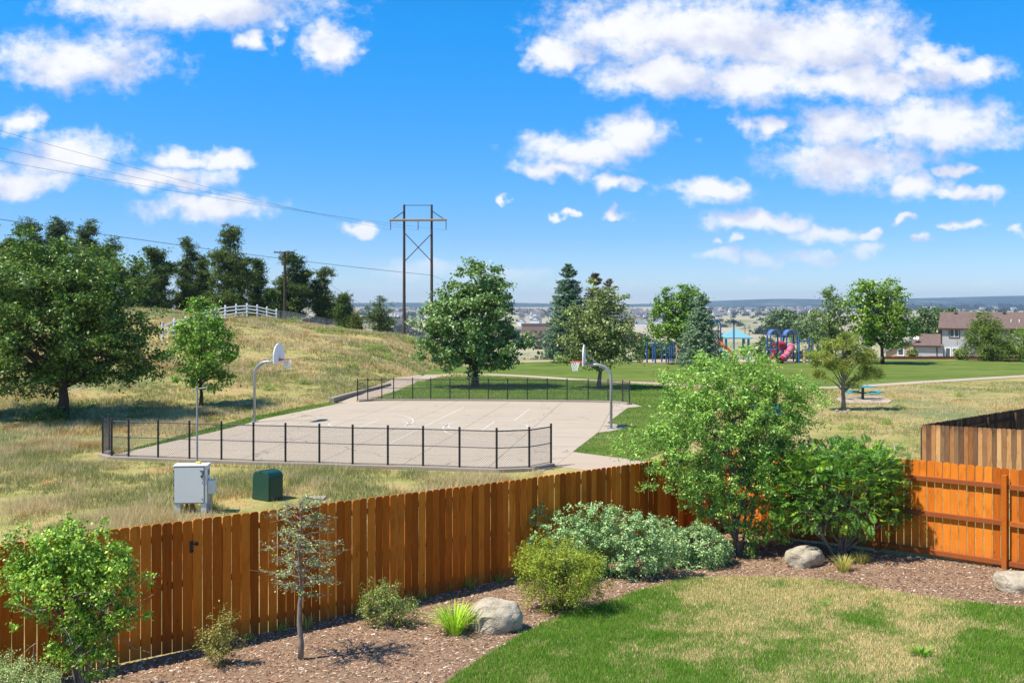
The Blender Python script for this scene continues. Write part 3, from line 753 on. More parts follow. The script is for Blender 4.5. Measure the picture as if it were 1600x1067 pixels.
m_ = MB(); m_.tube([(-.06, 0, zt), (.30, 0, zt + .05)], .018, 6); m_.build('crossbar', GALV, t)
m_ = MB(); m_.box((0, 0, zt + .03), (.07, .07, .07)); m_.build('cap', GALV, t)

# ------------------------------------------------------------------ power line
YH = 155.0
def hp(px, py, Y=YH): return at(px, py, Y)
bx = hp(653, 515); t = thing('power_pylon', 'tall wooden H-frame power pylon with crossarm and X brace', 'pylon', (bx[0], bx[1], zg1(bx[0], bx[1]) - .3))
z_of = lambda py, Y=YH: H - (py - HY) / F * Y - t.location[2]
x_of = lambda px, Y=YH: (px - 800) / F * Y - t.location[0]
for px in (631.5, 674.5):
    m_ = MB(); m_.tube([(x_of(px), 0, 0), (x_of(px), 0, z_of(320))], [.27, .17], 10); m_.build('pole', PINE_POLE, t)
m_ = MB(); m_.tube([(x_of(609), -.3, z_of(344.5)), (x_of(698.5), -.3, z_of(344))], .17, 8); m_.build('crossarm', ARMW, t)
m_ = MB(); m_.tube([(x_of(631.5), 0, z_of(321)), (x_of(676), 0, z_of(321))], .06, 6); m_.build('top_tie', DGREY, t)
for (x0, y0, x1, y1) in ((631, 331, 614, 343), (675, 330, 694, 343), (633, 365, 674, 408), (675, 365, 633, 408)):
    m_ = MB(); m_.tube([(x_of(x0), -.2, z_of(y0)), (x_of(x1), -.2, z_of(y1))], .075, 6); m_.build('brace', PINE_POLE, t)
INS = []
for px in (610.5, 653.5, 697):
    m_ = MB(); za, zb = z_of(346.5), z_of(359.5)
    for k in range(7): z = za + (zb - za) * (k + .5) / 7; m_.tube([(x_of(px), -.3, z - .05), (x_of(px), -.3, z + .05)], [.14, .06], 8)
    m_.tube([(x_of(px), -.3, zb), (x_of(px), -.3, za)], .035, 6); m_.build('insulator', DGREY, t)
    INS.append(np.array([x_of(px) + t.location[0], YH - .3, z_of(360) + t.location[2]]))
def wire(P0, P1_, s_end, sag, name, label, r=.024, group='power lines', n=40):
    P0 = np.array(P0); D = (np.array(P1_) - P0); pts = []
    for k in range(n + 1):
        s = s_end * k / n; p = P0 + D * s; p[2] += -4 * sag * (s / s_end) * (1 - s / s_end) ; pts.append(p)
    m_ = MB(); m_.tube(pts, r, 5); o = m_.build(name, CABLE); tag(o, label, 'power line', group); return o
for P0, py, lab in zip(INS, (205, 232, 252), ('highest of the three thin cables running from the pylon to the upper left', 'middle of the three thin cables running from the pylon to the upper left', 'lowest of the three thin cables running from the pylon to the upper left')):
    Pa = at(0, py - 22, 85.0); wire(P0, Pa, 1.7, 1.2, 'power_cable', lab, .013)
# lower distribution line with its pole
Yp = 120.0; pb = at(445, 496, Yp); zpb = zg1(pb[0], pb[1])
t2 = thing('utility_pole', 'brown wooden utility pole with short crossarm on the hill', 'utility pole', (pb[0], pb[1], zpb - .2))
ztp = H - (393 - HY) / F * Yp - zpb + .2
m_ = MB(); m_.tube([(0, 0, 0), (0, 0, ztp)], [.19, .13], 8); m_.build('pole', PINE_POLE, t2)
m_ = MB(); m_.box((0, -.18, ztp - .12), (2.5, .12, .14)); m_.build('crossarm', PINE_POLE, t2)
for x in (-1.15, -.5, .5, 1.15):
    m_ = MB(); m_.tube([(x, -.18, ztp - .05), (x, -.18, ztp + .14)], [.05, .03], 6); m_.build('insulator', GALV, t2)
wire(at(674.5, 430, YH), at(445, 398, 130.0), 2.9, .6, 'power_cable', 'single thick cable crossing low above the pines to the pylon', .03)
wire(at(675, 430, YH), at(870, 500, 260.0), 1.9, 1.0, 'power_cable', 'thin cable sloping down right from the pylon behind the trees', .022)
wire(at(452, 398, Yp), at(585, 478, 230.0), 1.6, 1.2, 'power_cable', 'faint cable sloping down behind the small pines', .02)

# ------------------------------------------------------------------ white rail fence and chain fence on the hill
def on_hill(px, Y): x = (px - 800) / F * Y; return np.array([x, Y, zg1(x, Y)])
pts = [on_hill(px, Y) for px, Y in ((254, 80), (272, 83), (290, 86), (306, 89), (322, 93), (337, 97), (352, 101), (369, 104.5), (386, 107), (402, 109), (417, 111), (432, 113))]
t = thing('rail_fence', 'white three rail fence on top of the grassy hill', 'fence', pts[0]); LP = local(t, pts)
for p in LP:
    m_ = MB(); m_.box((0, 0, .66), (.15, .15, 1.36)); m_.tube([(0, 0, 1.34), (0, 0, 1.44)], [.11, .01], 4); o = m_.build('post', WHITE, t); o.location = p
for i in range(len(LP) - 1):
    for h_ in (.45, .80, 1.15):
        m_ = MB(); a, c = LP[i] + [0, 0, h_], LP[i + 1] + [0, 0, h_]; m_.tube([a, c], .065, 4); m_.build('rail', WHITE, t)
pts = [on_hill(px, 117 + k) for k, px in enumerate((436, 452, 468, 484, 500, 516, 532, 548))]
t = thing('chain_link_fence', 'grey chain link fence beside the utility pole in front of the pines', 'fence', pts[0]); LP = local(t, pts)
mm = MB()
for p in LP:
    m_ = MB(); m_.tube([(0, 0, -.2), (0, 0, 1.5)], .045, 6); o = m_.build('post', GALV, t); o.location = p
for i in range(len(LP) - 1):
    a, c = LP[i], LP[i + 1]; m_ = MB(); m_.tube([a + [0, 0, 1.45], c + [0, 0, 1.45]], .03, 5); m_.build('rail', GALV, t)
    for s in np.linspace(0, 1, 16):
        for d_ in (-.4, .4):
            p = a + (c - a) * s; mm.tube([p, p + (c - a) * d_ + [0, 0, 1.4]], .008, 3, False)
o = mm.build('chain_link_mesh', GALV, t); o['kind'] = 'stuff'
# ------------------------------------------------------------------ vegetation builders
def unit(v): return v / (np.linalg.norm(v, axis=-1, keepdims=True) + 1e-9)
def leaf_polys(P, N, size, aspect, T=None, fold=0.0):
    """one kite-shaped leaf per point: P points, N normals, T optional growth direction"""
    n = len(P)
    if T is None: T = rng.normal(size=(n, 3))
    T = unit(T - N * np.sum(T * N, 1, keepdims=True)); B = np.cross(N, T)
    s = (size * rng.uniform(.65, 1.25, n))[:, None] if not hasattr(size, '__len__') else np.asarray(size)[:, None]
    a = s * aspect * .5
    return np.stack([P - T * s * .5, P + B * a - T * s * .06 + N * s * fold, P + T * s * .5, P - B * a - T * s * .06 + N * s * fold], 1)
def leaf_cols(n, base, var=.25, clump=None, alt=None, alt_p=0.0):
    base = np.array(base); k = rng.normal(1, var, (n, 1)).clip(.45, 1.7)
    c = base * k
    if clump is not None: c = c * clump[:, None]
    if alt is not None:
        m_ = rng.random(n) < alt_p; c[m_] = np.array(alt) * rng.normal(1, .15, (m_.sum(), 1)).clip(.5, 1.5)
    c[:, 0] *= rng.normal(1, .08, n).clip(.7, 1.3)
    return (c * LEAFK).clip(.004, .8)
def crown_pts(ells, nclump, shell=.55, rough=.16):
    """clump centres in a union of ellipsoids, denser near the skin, with an uneven outline"""
    vol = np.array([e[3] * e[4] * e[5] for e in ells]); cnt = np.maximum(1, (nclump * vol / vol.sum())).astype(int)
    C = []; Rr = []
    for e, c in zip(ells, cnt):
        d = unit(rng.normal(size=(c, 3))); r = rng.random(c) ** (1 / 3 * (1 - shell) + .12)
        ph = rng.uniform(0, 6.28, 6)
        lump = 1 + rough * (np.sin(d[:, 0] * 5 + ph[0]) + np.sin(d[:, 1] * 5 + ph[1]) + np.sin(d[:, 2] * 6 + ph[2]) + .7 * np.sin(d[:, 0] * 11 + ph[3]) * np.sin(d[:, 2] * 10 + ph[4])) * .6
        C.append(np.array(e[:3]) + d * (r * lump)[:, None] * np.array(e[3:6])); Rr.append(np.full(c, (e[3] * e[4] * e[5]) ** (1 / 3)))
    return np.concatenate(C), np.concatenate(Rr)
def px_ells(base, lst, depth=1.0):
    """(cx, cy, rx, ry) measured in the photo -> ellipsoids relative to the tree's foot"""
    Y = base[1]; out = []
    for e in lst:
        cx, cy, rx, ry = e[:4]; dy = e[4] if len(e) > 4 else 0.0
        p = at(cx, cy, Y); out.append((p[0] - base[0], dy * rx / F * Y, p[2] - base[2], rx / F * Y, rx / F * Y * depth, ry / F * Y))
    return out
def limbs(mb, base_z, C, tr, top, nl, R, zlo=.25, bend=.3):
    """trunk with tapered limbs that reach into the crown"""
    top = np.array(top); tp = []
    for k in range(7):
        f_ = k / 6; tp.append(np.array([top[0] * f_ ** 1.3 + R.uniform(-1, 1) * tr * .5 * (k > 0), top[1] * f_ ** 1.3 + R.uniform(-1, 1) * tr * .5 * (k > 0), base_z + (top[2] - base_z) * f_]))
    mb.tube(tp, [tr * (1.35 if k == 0 else 1) * (1 - .8 * k / 6) for k in range(7)], 9)
    idx = np.array(R.sample(range(len(C)), min(nl, len(C))))
    for i in idx:
        c = C[i]; f_ = min(.92, max(zlo, (c[2] - base_z) / (top[2] - base_z) * R.uniform(.45, .8)))
        j = min(5, int(f_ * 6)); s = tp[j] + (tp[j + 1] - tp[j]) * (f_ * 6 - j); r0 = tr * (1 - .8 * f_) * .5
        m1 = s + (c - s) * .4 + np.array([R.uniform(-.1, .1), R.uniform(-.1, .1), bend]) * np.linalg.norm(c - s) * .35
        m2 = s + (c - s) * .72 + np.array([R.uniform(-.06, .06), R.uniform(-.06, .06), bend * .6]) * np.linalg.norm(c - s) * .35
        mb.tube([s, m1, m2, c], [r0, r0 * .65, r0 * .4, r0 * .12], 5, False)
def broadleaf(name, label, base, ells, ncl, per, rc, leaf, aspect, base_col, tr, nl=26, mat_=None, bk=None, seed=1, up=.5, shell=.5, rough=.16, var=.22, alt=None, alt_p=0., droop=0., cat='tree', group=None, topf=.75, flat=.6, trunks=1, spread=.3, crown='crown', z_sink=.1, stemname='trunk'):
    global rng
    rng = np.random.default_rng(seed); R = random.Random(seed)
    t = thing(name, label, cat, base, 0, group)
    C, _ = crown_pts(ells, ncl, shell, rough)
    cc = np.mean([e[:3] for e in ells], 0)
    C = C[C[:, 2] > .02]
    n = len(C) * per; rad = rc * rng.uniform(.6, 1.35, len(C))
    idx = np.repeat(np.arange(len(C)), per)
    off = rng.normal(size=(n, 3)) * .5; off[:, 2] *= flat
    P = C[idx] + off * rad[idx][:, None]
    P[:, 2] -= droop * np.abs(off[:, 0])
    keep = P[:, 2] > .01; P = P[keep]; idx = idx[keep]; n = len(P)
    out = unit(P - cc) * .45; N = unit(rng.normal(size=(n, 3)) * .75 + out + np.array([0, 0, up]))
    V = leaf_polys(P, N, np.full(n, leaf) * rng.uniform(.6, 1.25, n), aspect, fold=.08)
    cl = rng.normal(1, .13, len(C)).clip(.65, 1.4)
    np_mesh(crown, V, 4, mat_ or LEAF, leaf_cols(n, base_col, var, cl[idx], alt, alt_p), t)
    mb = MB(); zt = max(e[2] + e[5] * .5 for e in ells)
    if trunks == 1: limbs(mb, -z_sink, C, tr, (cc[0], cc[1], zt * topf), nl, R)
    else:
        for k in range(trunks):
            a = 2 * pi * k / trunks + R.uniform(-.3, .3); c = C[R.randrange(len(C))]
            b0 = np.array([math.cos(a), math.sin(a), 0]) * tr * 2
            pts = [b0 + [0, 0, -z_sink], b0 * 1.6 + (c - b0) * np.array([.25, .25, .4]), b0 + (c - b0) * np.array([.6, .6, .75]), c]
            mb.tube(pts, [tr, tr * .75, tr * .5, tr * .2], 6, False)
            for q in range(max(1, nl // trunks)):
                f_ = R.uniform(.35, .85); s = pts[1] + (pts[2] - pts[1]) * f_; c2 = C[R.randrange(len(C))]
                c2 = s + (c2 - s) * min(1, 1.2 * spread / (np.linalg.norm(c2 - s) + .01) + .35)
                mb.tube([s, s + (c2 - s) * .5 + [0, 0, .05], c2], [tr * .45, tr * .3, tr * .1], 4, False)
    mb.build(stemname, bk or BARK, t, True)
    return t
def conifer(name, label, base, hgt, wid, col, seed, whorls=26, nb=8, per=60, leaf=.22, droop=.25, tr=.16, tip=None, lo=.06, power=.85, bk=None, group=None, jag=.2, asp=.3):
    """tiered spruce: whorls of drooping branches dressed in needle sprays"""
    global rng
    rng = np.random.default_rng(seed); R = random.Random(seed)
    t = thing(name, label, 'tree', base, 0, group); mb = MB(); mb.tube([(0, 0, -.2), (0, 0, hgt * .97)], [tr, .02], 8)
    Ps = []; Ts = []; hs_ = []
    for w in range(whorls):
        f_ = lo + (1 - lo) * (w + R.random() * .6) / whorls; z = hgt * f_
        Lw = wid / 2 * (1 - f_) ** power * (1 if f_ > .12 else .8) + .12
        for k in range(nb if f_ < .8 else max(4, nb - 3)):
            a = 2 * pi * (k + R.random() * .7) / nb + w * 1.7; L = Lw * R.uniform(1 - jag, 1 + jag * .8)
            d = np.array([math.cos(a), math.sin(a), 0]); dz = -droop * L * R.uniform(.5, 1.1) + (.5 * L if f_ > .85 else 0)
            p0 = np.array([0, 0, z]); p1 = p0 + d * L + [0, 0, dz + .12 * L]
            mb.tube([p0, p0 + d * L * .5 + [0, 0, dz * .6], p1], [.035, .02, .006], 3, False)
            m_ = int(per * (.35 + L / (wid / 2)))
            s = rng.uniform(.12, 1.02, m_) ** .8; P = p0 + d * (L * s)[:, None]; P[:, 2] += dz * s ** .9 + .12 * L * s ** 3
            side = rng.normal(size=m_) * .20 * L * (1.1 - s) + rng.normal(size=m_) * .05
            P += np.array([-d[1], d[0], 0]) * side[:, None]; P[:, 2] += rng.normal(size=m_) * .05 * (wid / 4) - np.abs(side) * .25
            Ps.append(P); Ts.append(np.tile(d, (m_, 1)) * 1.0 + np.array([-d[1], d[0], 0]) * np.sign(side)[:, None] * .8 + rng.normal(size=(m_, 3)) * .25); hs_.append(np.full(m_, f_))
    P = np.concatenate(Ps); T = np.concatenate(Ts); hh = np.concatenate(hs_); n = len(P)
    N = unit(rng.normal(size=(n, 3)) * .55 + [0, 0, 1])
    V = leaf_polys(P, N, np.full(n, leaf) * rng.uniform(.6, 1.3, n), asp, T)
    c = leaf_cols(n, col, .22)
    if tip: m_ = (hh > tip[0]) & (rng.random(n) < tip[2]); c[m_] = np.array(tip[1]) * rng.normal(1, .2, (m_.sum(), 1)).clip(.5, 1.6)
    np_mesh('crown', V, 4, NEEDLE, c, t); mb.build('trunk', bk or BARK, t, True)
    return t
def pine(label, px, pyt, pyb, wpx, Y, seed, col=(.036, .058, .018), ells=None, per=30, group='ponderosa pines on the hill', ncl=150, rc=.8, leaf=.42, tr=.22, asp=.22, bottom=.18, name='pine_tree'):
    x = (px - 800) / F * Y; zb = zg1(x, Y); base = (x, Y, zb)
    z1 = H - (pyt - HY) / F * Y; hh = z1 - zb; w = wpx / F * Y; R = random.Random(seed)
    if ells is None:
        ells = []; k = 8
        for i in range(k):
            f_ = bottom + (1 - bottom) * (i + .5) / k; ww = w / 2 * (.95 * math.sin(min(1, (1 - f_) * 1.25 + .18) * pi / 2)) * R.uniform(.72, 1.05)
            ells.append((R.uniform(-.16, .16) * w, R.uniform(-.12, .12) * w, hh * f_, ww, ww, hh * (1 - bottom) / k * .8))
        ells.append((0, 0, hh * .91, w * .2, w * .2, hh * .08))
    return broadleaf(name, label, base, ells, ncl, per, rc, leaf, asp, col, tr, 30, NEEDLE, BARK, seed, up=.4, shell=.35, rough=.2, var=.25, flat=.5, topf=.99, alt=(.085, .10, .035), alt_p=.18, group=group)

# ------------------------------------------------------------------ trees on the left
b_ = G(97, 655); 
broadleaf('maple_tree', 'huge dense dark green spreading tree at the left edge with its trunk in deep shade', b_, px_ells(b_, [(70, 510, 160, 92), (120, 455, 100, 66), (20, 445, 115, 72), (175, 545, 82, 54), (50, 585, 110, 36), (170, 500, 70, 56), (-60, 530, 90, 100), (95, 400, 66, 36), (213, 565, 54, 34), (130, 425, 62, 40), (30, 400, 50, 30)], .95), 900, 84, .50, .18, .55, (.036, .070, .013), .27, 60, LEAF, BARK, 11, up=.7, shell=.45, rough=.22, var=.28, alt=(.085, .125, .022), alt_p=.25)
b_ = G(97, 657)
broadleaf('undergrowth_shrub', 'low dark suckers growing round the foot of the huge spreading tree', (b_[0] - .5, b_[1] - .6, b_[2]), [(0, 0, .35, 1.1, .8, .35)], 40, 36, .25, .12, .5, (.05, .085, .018), .02, 8, seed=12, cat='shrub', trunks=5, stemname='stems')
b_ = G(314, 634)
broadleaf('young_tree', 'bright green young tree with upright crown and slim trunk on the slope', b_, px_ells(b_, [(318, 545, 50, 52), (315, 500, 30, 34), (305, 478, 14, 15), (290, 520, 22, 22), (345, 520, 24, 24), (318, 585, 40, 22), (278, 508, 11, 10), (355, 555, 16, 18)], 1), 170, 62, .40, .17, .62, (.072, .135, .024), .10, 24, LEAF, BARK, 13, up=.5, rough=.2, alt=(.14, .23, .04), alt_p=.3)
Pn = [  # label, px, top, width, Y
 ('tall dark pine behind the huge left tree, leftmost of the row', 12, 372, 60, 128), ('ragged pine top above the huge left tree, second from the left edge', 48, 344, 62, 124),
 ('broad pine top rising highest above the huge left tree', 95, 341, 66, 127), ('dense pine top just right of the highest one above the left tree', 135, 347, 54, 122), ('short pine at the right end of the row above the huge left tree', 172, 378, 62, 126),
 ('round topped olive green pine in the middle grove', 245, 388, 66, 122), ('slim tall pine at the centre of the middle grove', 292, 371, 40, 126), ('dark narrow pine between the slim pine and the biggest one', 318, 400, 34, 130),
 ('small olive pine at the left edge of the middle grove', 215, 408, 40, 130),
 ('biggest pine of the grove with dense dark crown', 360, 350, 78, 121), ('thin spiky pine just left of the wooden utility pole', 402, 404, 30, 128),
 ('full pine standing directly behind the wooden utility pole', 458, 393, 66, 124), ('cone shaped pine right of the utility pole', 508, 416, 48, 126), ('little pine low at the right end of the grove', 540, 461, 30, 122),
 ('short pine bush under the tall pines near the utility pole', 425, 452, 30, 121)]
for i, (lab, px, pt, w_, Y) in enumerate(Pn):
    pine(lab, px, pt, 0, w_ * 1.05, Y, 40 + i, ncl=400 if w_ > 50 else 220, per=58, rc=.62, leaf=.42, bottom=.12 if i != 9 else .04, col=(.028, .054, .017) if i % 3 else (.038, .060, .018))
pine('rounded green young pine on the hill crest left of the pylon', 594, 464, 0, 48, 112, 60, ncl=120, per=34, rc=.5, leaf=.32, bottom=.06, group='young pines on the crest')
pine('tiny pine beside the rounded one on the hill crest', 558, 488, 0, 30, 113, 61, ncl=60, per=30, rc=.4, leaf=.3, bottom=.05, group='young pines on the crest', col=(.055, .07, .022))

# ------------------------------------------------------------------ trees beyond the court
b_ = G(742, 606)
broadleaf('oak_tree', 'large round grey green tree with short trunk behind the far court fence', b_, px_ells(b_, [(742, 500, 66, 62), (745, 428, 34, 28), (760, 452, 42, 34), (700, 505, 46, 46), (790, 530, 40, 38), (690, 540, 40, 34), (742, 550, 66, 30), (712, 455, 30, 26), (785, 470, 22, 22), (780, 430, 16, 12), (675, 500, 20, 22)], 1), 430, 66, .50, .25, .6, (.062, .108, .045), .24, 50, LEAFG, BARK, 14, up=.5, shell=.4, rough=.22, var=.3, alt=(.20, .26, .15), alt_p=.2)  # pale alt leaves paint whitish highlights into the crown
b_ = G(935, 607)
broadleaf('ash_tree', 'loose olive grey tree with wide open crown behind the right hoop', b_, px_ells(b_, [(930, 520, 56, 44), (945, 475, 34, 34), (905, 505, 36, 36), (970, 530, 34, 34), (935, 555, 60, 18), (995, 500, 12, 10), (985, 548, 20, 22), (893, 545, 22, 24)], 1), 260, 52, .48, .22, .55, (.082, .105, .048), .15, 40, LEAF, BARKG, 15, up=.5, shell=.3, rough=.26, var=.28, alt=(.18, .21, .12), alt_p=.18)
def at_ground(px, Y): x = (px - 800) / F * Y; return np.array([x, Y, zg1(x, Y)])
b_ = at_ground(888, 101); conifer('spruce_tree', 'tall blue spruce behind the olive grey tree', b_, H - (414 - HY) / F * 101 - b_[2], 5.6, (.072, .115, .112), 21, 36, 10, 74, .32, .25, jag=.25, power=.62, group=None)
b_ = at_ground(931, 104); conifer('spruce_tree', 'brown topped spruce with dead cones beside the tall blue spruce', b_, H - (427 - HY) / F * 104 - b_[2], 4.6, (.075, .105, .075), 22, 32, 9, 60, .32, .2, tip=(.72, (.16, .085, .05), .7), jag=.35, power=.6)
b_ = at_ground(952, 105); conifer('spruce_tree', 'shorter brown tipped spruce at the right of the spruce group', b_, H - (436 - HY) / F * 105 - b_[2], 4.0, (.08, .10, .07), 24, 26, 8, 40, .30, .2, tip=(.7, (.17, .09, .055), .75), jag=.35, power=.6)
b_ = at_ground(1066, 97)
broadleaf('maple_tree', 'bright green round tree standing behind the blue spruce by the playground', b_, px_ells(b_, [(1060, 500, 40, 34), (1050, 475, 26, 28), (1078, 465, 24, 22), (1040, 520, 24, 16), (1088, 500, 18, 24), (1062, 455, 12, 12)], 1), 190, 46, .55, .27, .65, (.062, .115, .020), .17, 26, LEAF, BARK, 16, up=.6, rough=.22, alt=(.11, .17, .03), alt_p=.25)
b_ = at_ground(1096, 88); conifer('spruce_tree', 'silvery blue spruce in front of the playground shelter', b_, H - (462 - HY) / F * 88 - b_[2], 4.6, (.115, .160, .155), 23, 32, 10, 74, .26, .28, jag=.3, power=.66)
b_ = at_ground(1300, 100)
broadleaf('poplar_tree', 'airy grey green tree right of the playground', b_, px_ells(b_, [(1297, 495, 24, 34), (1300, 462, 16, 16), (1270, 482, 10, 8), (1290, 530, 24, 20), (1310, 510, 20, 30)], 1), 130, 36, .5, .25, .55, (.07, .105, .04), .14, 20, LEAF, BARK, 17, rough=.25, alt=(.14, .17, .08), alt_p=.2)
b_ = at_ground(1379, 98)
broadleaf('maple_tree', 'bright yellow green tree with dark gaps left of the house', b_, px_ells(b_, [(1375, 495, 46, 38), (1358, 460, 30, 26), (1385, 460, 30, 22), (1405, 510, 28, 28), (1350, 520, 26, 20), (1380, 532, 34, 14), (1345, 445, 12, 10), (1398, 452, 14, 10)], 1), 260, 50, .58, .28, .65, (.070, .118, .018), .18, 36, LEAF, BARK, 18, up=.6, shell=.45, rough=.24, alt=(.14, .19, .035), alt_p=.3)
b_ = G(1318, 641)
broadleaf('pine_tree', 'yellowish young pine with a bare lower trunk beside the picnic table', b_, px_ells(b_, [(1318, 536, 24, 13), (1284, 562, 22, 13), (1348, 556, 26, 14), (1310, 572, 24, 10), (1360, 584, 20, 11), (1282, 586, 18, 8), (1318, 524, 12, 7), (1338, 598, 20, 7), (1300, 545, 18, 8)], 1), 130, 100, (.30), .26, .11, (.095, .13, .035), .12, 24, NEEDLE, BARKG, 19, up=.3, shell=.3, rough=.25, flat=.7, alt=(.19, .17, .06), alt_p=.22, topf=.95)
b_ = at_ground(1541, 104)
broadleaf('pine_tree', 'rounded dark pine directly in front of the grey house', b_, px_ells(b_, [(1542, 545, 38, 18), (1540, 525, 34, 16), (1540, 505, 24, 14), (1540, 491, 12, 10)], 1), 170, 60, .6, .34, .18, (.055, .085, .022), .17, 20, NEEDLE, BARK, 26, flat=.6, rough=.2, alt=(.11, .14, .04), alt_p=.25)
b_ = at_ground(1600, 103)
broadleaf('pine_tree', 'wide low pine at the right edge in front of the grey house', b_, px_ells(b_, [(1605, 540, 38, 22), (1590, 555, 30, 10), (1600, 522, 20, 10)], 1), 120, 60, .6, .34, .18, (.06, .10, .025), .17, 20, NEEDLE, BARK, 27, flat=.6, rough=.2, alt=(.12, .16, .04), alt_p=.25)
b_ = at_ground(1502, 106)
broadleaf('lawn_shrub', 'small pale shrub at the house fence left of the dark pine', b_, px_ells(b_, [(1502, 553, 10, 8)], 1), 20, 40, .3, .25, .5, (.13, .15, .08), .03, 4, seed=28, cat='shrub', stemname='stems', trunks=3)
b_ = at_ground(1427, 112)
broadleaf('lawn_shrub', 'small dark shrub in front of the tan gable wall', b_, px_ells(b_, [(1427, 552, 8, 6)], 1), 20, 40, .3, .25, .5, (.06, .085, .03), .03, 4, seed=29, cat='shrub', stemname='stems', trunks=3)
for i, (px, py, rx, ry, Y, lab) in enumerate([(1452, 505, 24, 26, 170, 'leafy tree behind the garage roof, left one'), (1478, 498, 22, 18, 180, 'leafy tree behind the main house roof, right one'), (1200, 549, 20, 22, 118, 'dark cone of a tree between shelter and red slide'), (1010, 545, 18, 16, 135, 'dark tree mass behind the blue climbing posts'), (1035, 548, 26, 14, 140, 'leafy clump behind the left playground'), (1268, 512, 30, 24, 230, 'hazy tree clump behind the playground arches'), (1225, 498, 24, 14, 420, 'far grove left of the hazy clump')]):
    b_ = at_ground(px, Y); k = Y / 120
    broadleaf('background_tree', lab, b_, px_ells(b_, [(px, py, rx, ry), (px - rx * .5, py + ry * .4, rx * .7, ry * .7), (px + rx * .5, py + ry * .5, rx * .6, ry * .7)], 1), 90, 30, .7 * k, .36 * k, .6, (.05, .08, .04), .2, 10, seed=70 + i, group='trees in the valley edge behind the park')

# ------------------------------------------------------------------ foreground planting
def yardpt(px, py):
    return G(px, py, 30)
b_ = yardpt(1158, 868)
broadleaf('willow_tree', 'light green feathery small tree growing in the mulch corner', b_, px_ells(b_, [(1150, 640, 95, 70), (1135, 590, 62, 44), (1070, 660, 62, 48), (1230, 640, 56, 48), (1110, 730, 95, 52), (1190, 720, 75, 60), (1060, 615, 46, 26), (1165, 565, 36, 22), (1250, 610, 40, 22), (1130, 790, 64, 40), (1205, 795, 46, 44), (1180, 835, 50, 26), (985, 703, 42, 16), (1030, 690, 50, 34), (1255, 660, 34, 22), (1100, 570, 30, 18), (1200, 600, 40, 30)], .8), 980, 62, .13, .074, .36, (.105, .185, .050), .03, 90, LEAF, BARKG, 31, up=.35, shell=.3, rough=.32, var=.28, flat=.8, alt=(.19, .27, .09), alt_p=.28, trunks=5, spread=.8, topf=.8)
# sumac: compound leaves
def compound(name, label, base, ells, nleaf, L, seed, col):
    global rng
    rng = np.random.default_rng(seed); R = random.Random(seed)
    t = thing(name, label, 'shrub', base); C, _ = crown_pts(ells, nleaf, .6, .14); C = C[C[:, 2] > .25]; n = len(C)
    cc = np.mean([e[:3] for e in ells], 0); D = unit(unit(C - cc) * .8 + rng.normal(size=(n, 3)) * .6 + [0, 0, .25])
    SZ = unit(np.cross(D, np.array([0, 0, 1.0]) + rng.normal(size=(n, 3)) * .2)); UP = np.cross(SZ, D); Ls = L * rng.uniform(.7, 1.25, n)
    Vs = []; Cs = []; c0 = leaf_cols(n, col, .2, None, (.20, .29, .045), .14)
    for k in range(9):
        f_ = (k + .8) / 9.5; Pc = C + D * (Ls * f_)[:, None] + np.array([0, 0, -1.0]) * (Ls * .22 * f_ ** 2)[:, None]
        ll = Ls * .42 * math.sin(pi * (f_ * .8 + .15))
        for s in (-1, 1):
            T = unit(SZ * s + D * .45 - np.array([0, 0, .25])); N = unit(UP + rng.normal(size=(n, 3)) * .25)
            Vs.append(leaf_polys(Pc + T * (ll * .5)[:, None], N, ll, .27, T)); Cs.append(c0 * rng.normal(1, .1, (n, 1)).clip(.7, 1.3))
    np_mesh('crown', np.concatenate(Vs), 4, LEAFG, np.concatenate(Cs), t)
    mb = MB()
    for k in range(9):
        a = R.uniform(0, 2 * pi); c = C[R.randrange(n)]; b0 = np.array([math.cos(a) * .1, math.sin(a) * .1, -.05]); low = np.array([c[0] * .45, c[1] * .45, max(.3, c[2] * .45)])
        mb.tube([b0, low, c * [.85, .85, .8]], [.032, .024, .012], 6, False)
        for q in range(5):
            c2 = C[R.randrange(n)]; mb.tube([low, (low + c2) / 2 + [0, 0, .08], c2], [.016, .012, .005], 4, False)
    mb.build('stems', BARKP, t, True); return t
b_ = yardpt(1312, 870)
compound('sumac_shrub', 'rounded dark green sumac with feathery compound leaves before the orange fence', b_, px_ells(b_, [(1315, 765, 100, 66), (1250, 745, 56, 50), (1385, 755, 50, 54), (1310, 718, 88, 34), (1408, 795, 26, 36), (1240, 800, 40, 26)], .8), 2900, .19, 32, (.058, .125, .030))
for i, (lab, px, py, el, col, s_) in enumerate([
    ('blue green leafy shrub mound, the tall left one against the dark fence', 905, 905, [(875, 842, 72, 50), (840, 825, 38, 30), (925, 832, 44, 46), (900, 880, 56, 28)], (.125, .20, .125), 33),
    ('blue green shrub mound in the middle, its top level with the left one', 985, 908, [(985, 847, 66, 52), (955, 822, 40, 34), (1022, 846, 44, 40), (990, 880, 56, 30)], (.12, .19, .12), 34),
    ('blue green shrub mound at the right, lower and near the feathery tree', 1085, 890, [(1085, 855, 60, 38), (1050, 868, 42, 28), (1115, 863, 32, 26)], (.13, .195, .13), 35)]):
    b_ = yardpt(px, py); b_ = np.array([b_[0], b_[1] + .35, b_[2]])
    broadleaf('snowberry_shrub', lab, b_, px_ells(b_, el, .8), 330, 46, .085, .040, .8, col, .012, 24, LEAF, BARKG, s_, up=.9, shell=.75, rough=.16, var=.2, flat=.8, alt=(.24, .33, .24), alt_p=.28, cat='shrub', trunks=6, group='blue green shrubs by the fence', stemname='stems')
b_ = yardpt(880, 955)
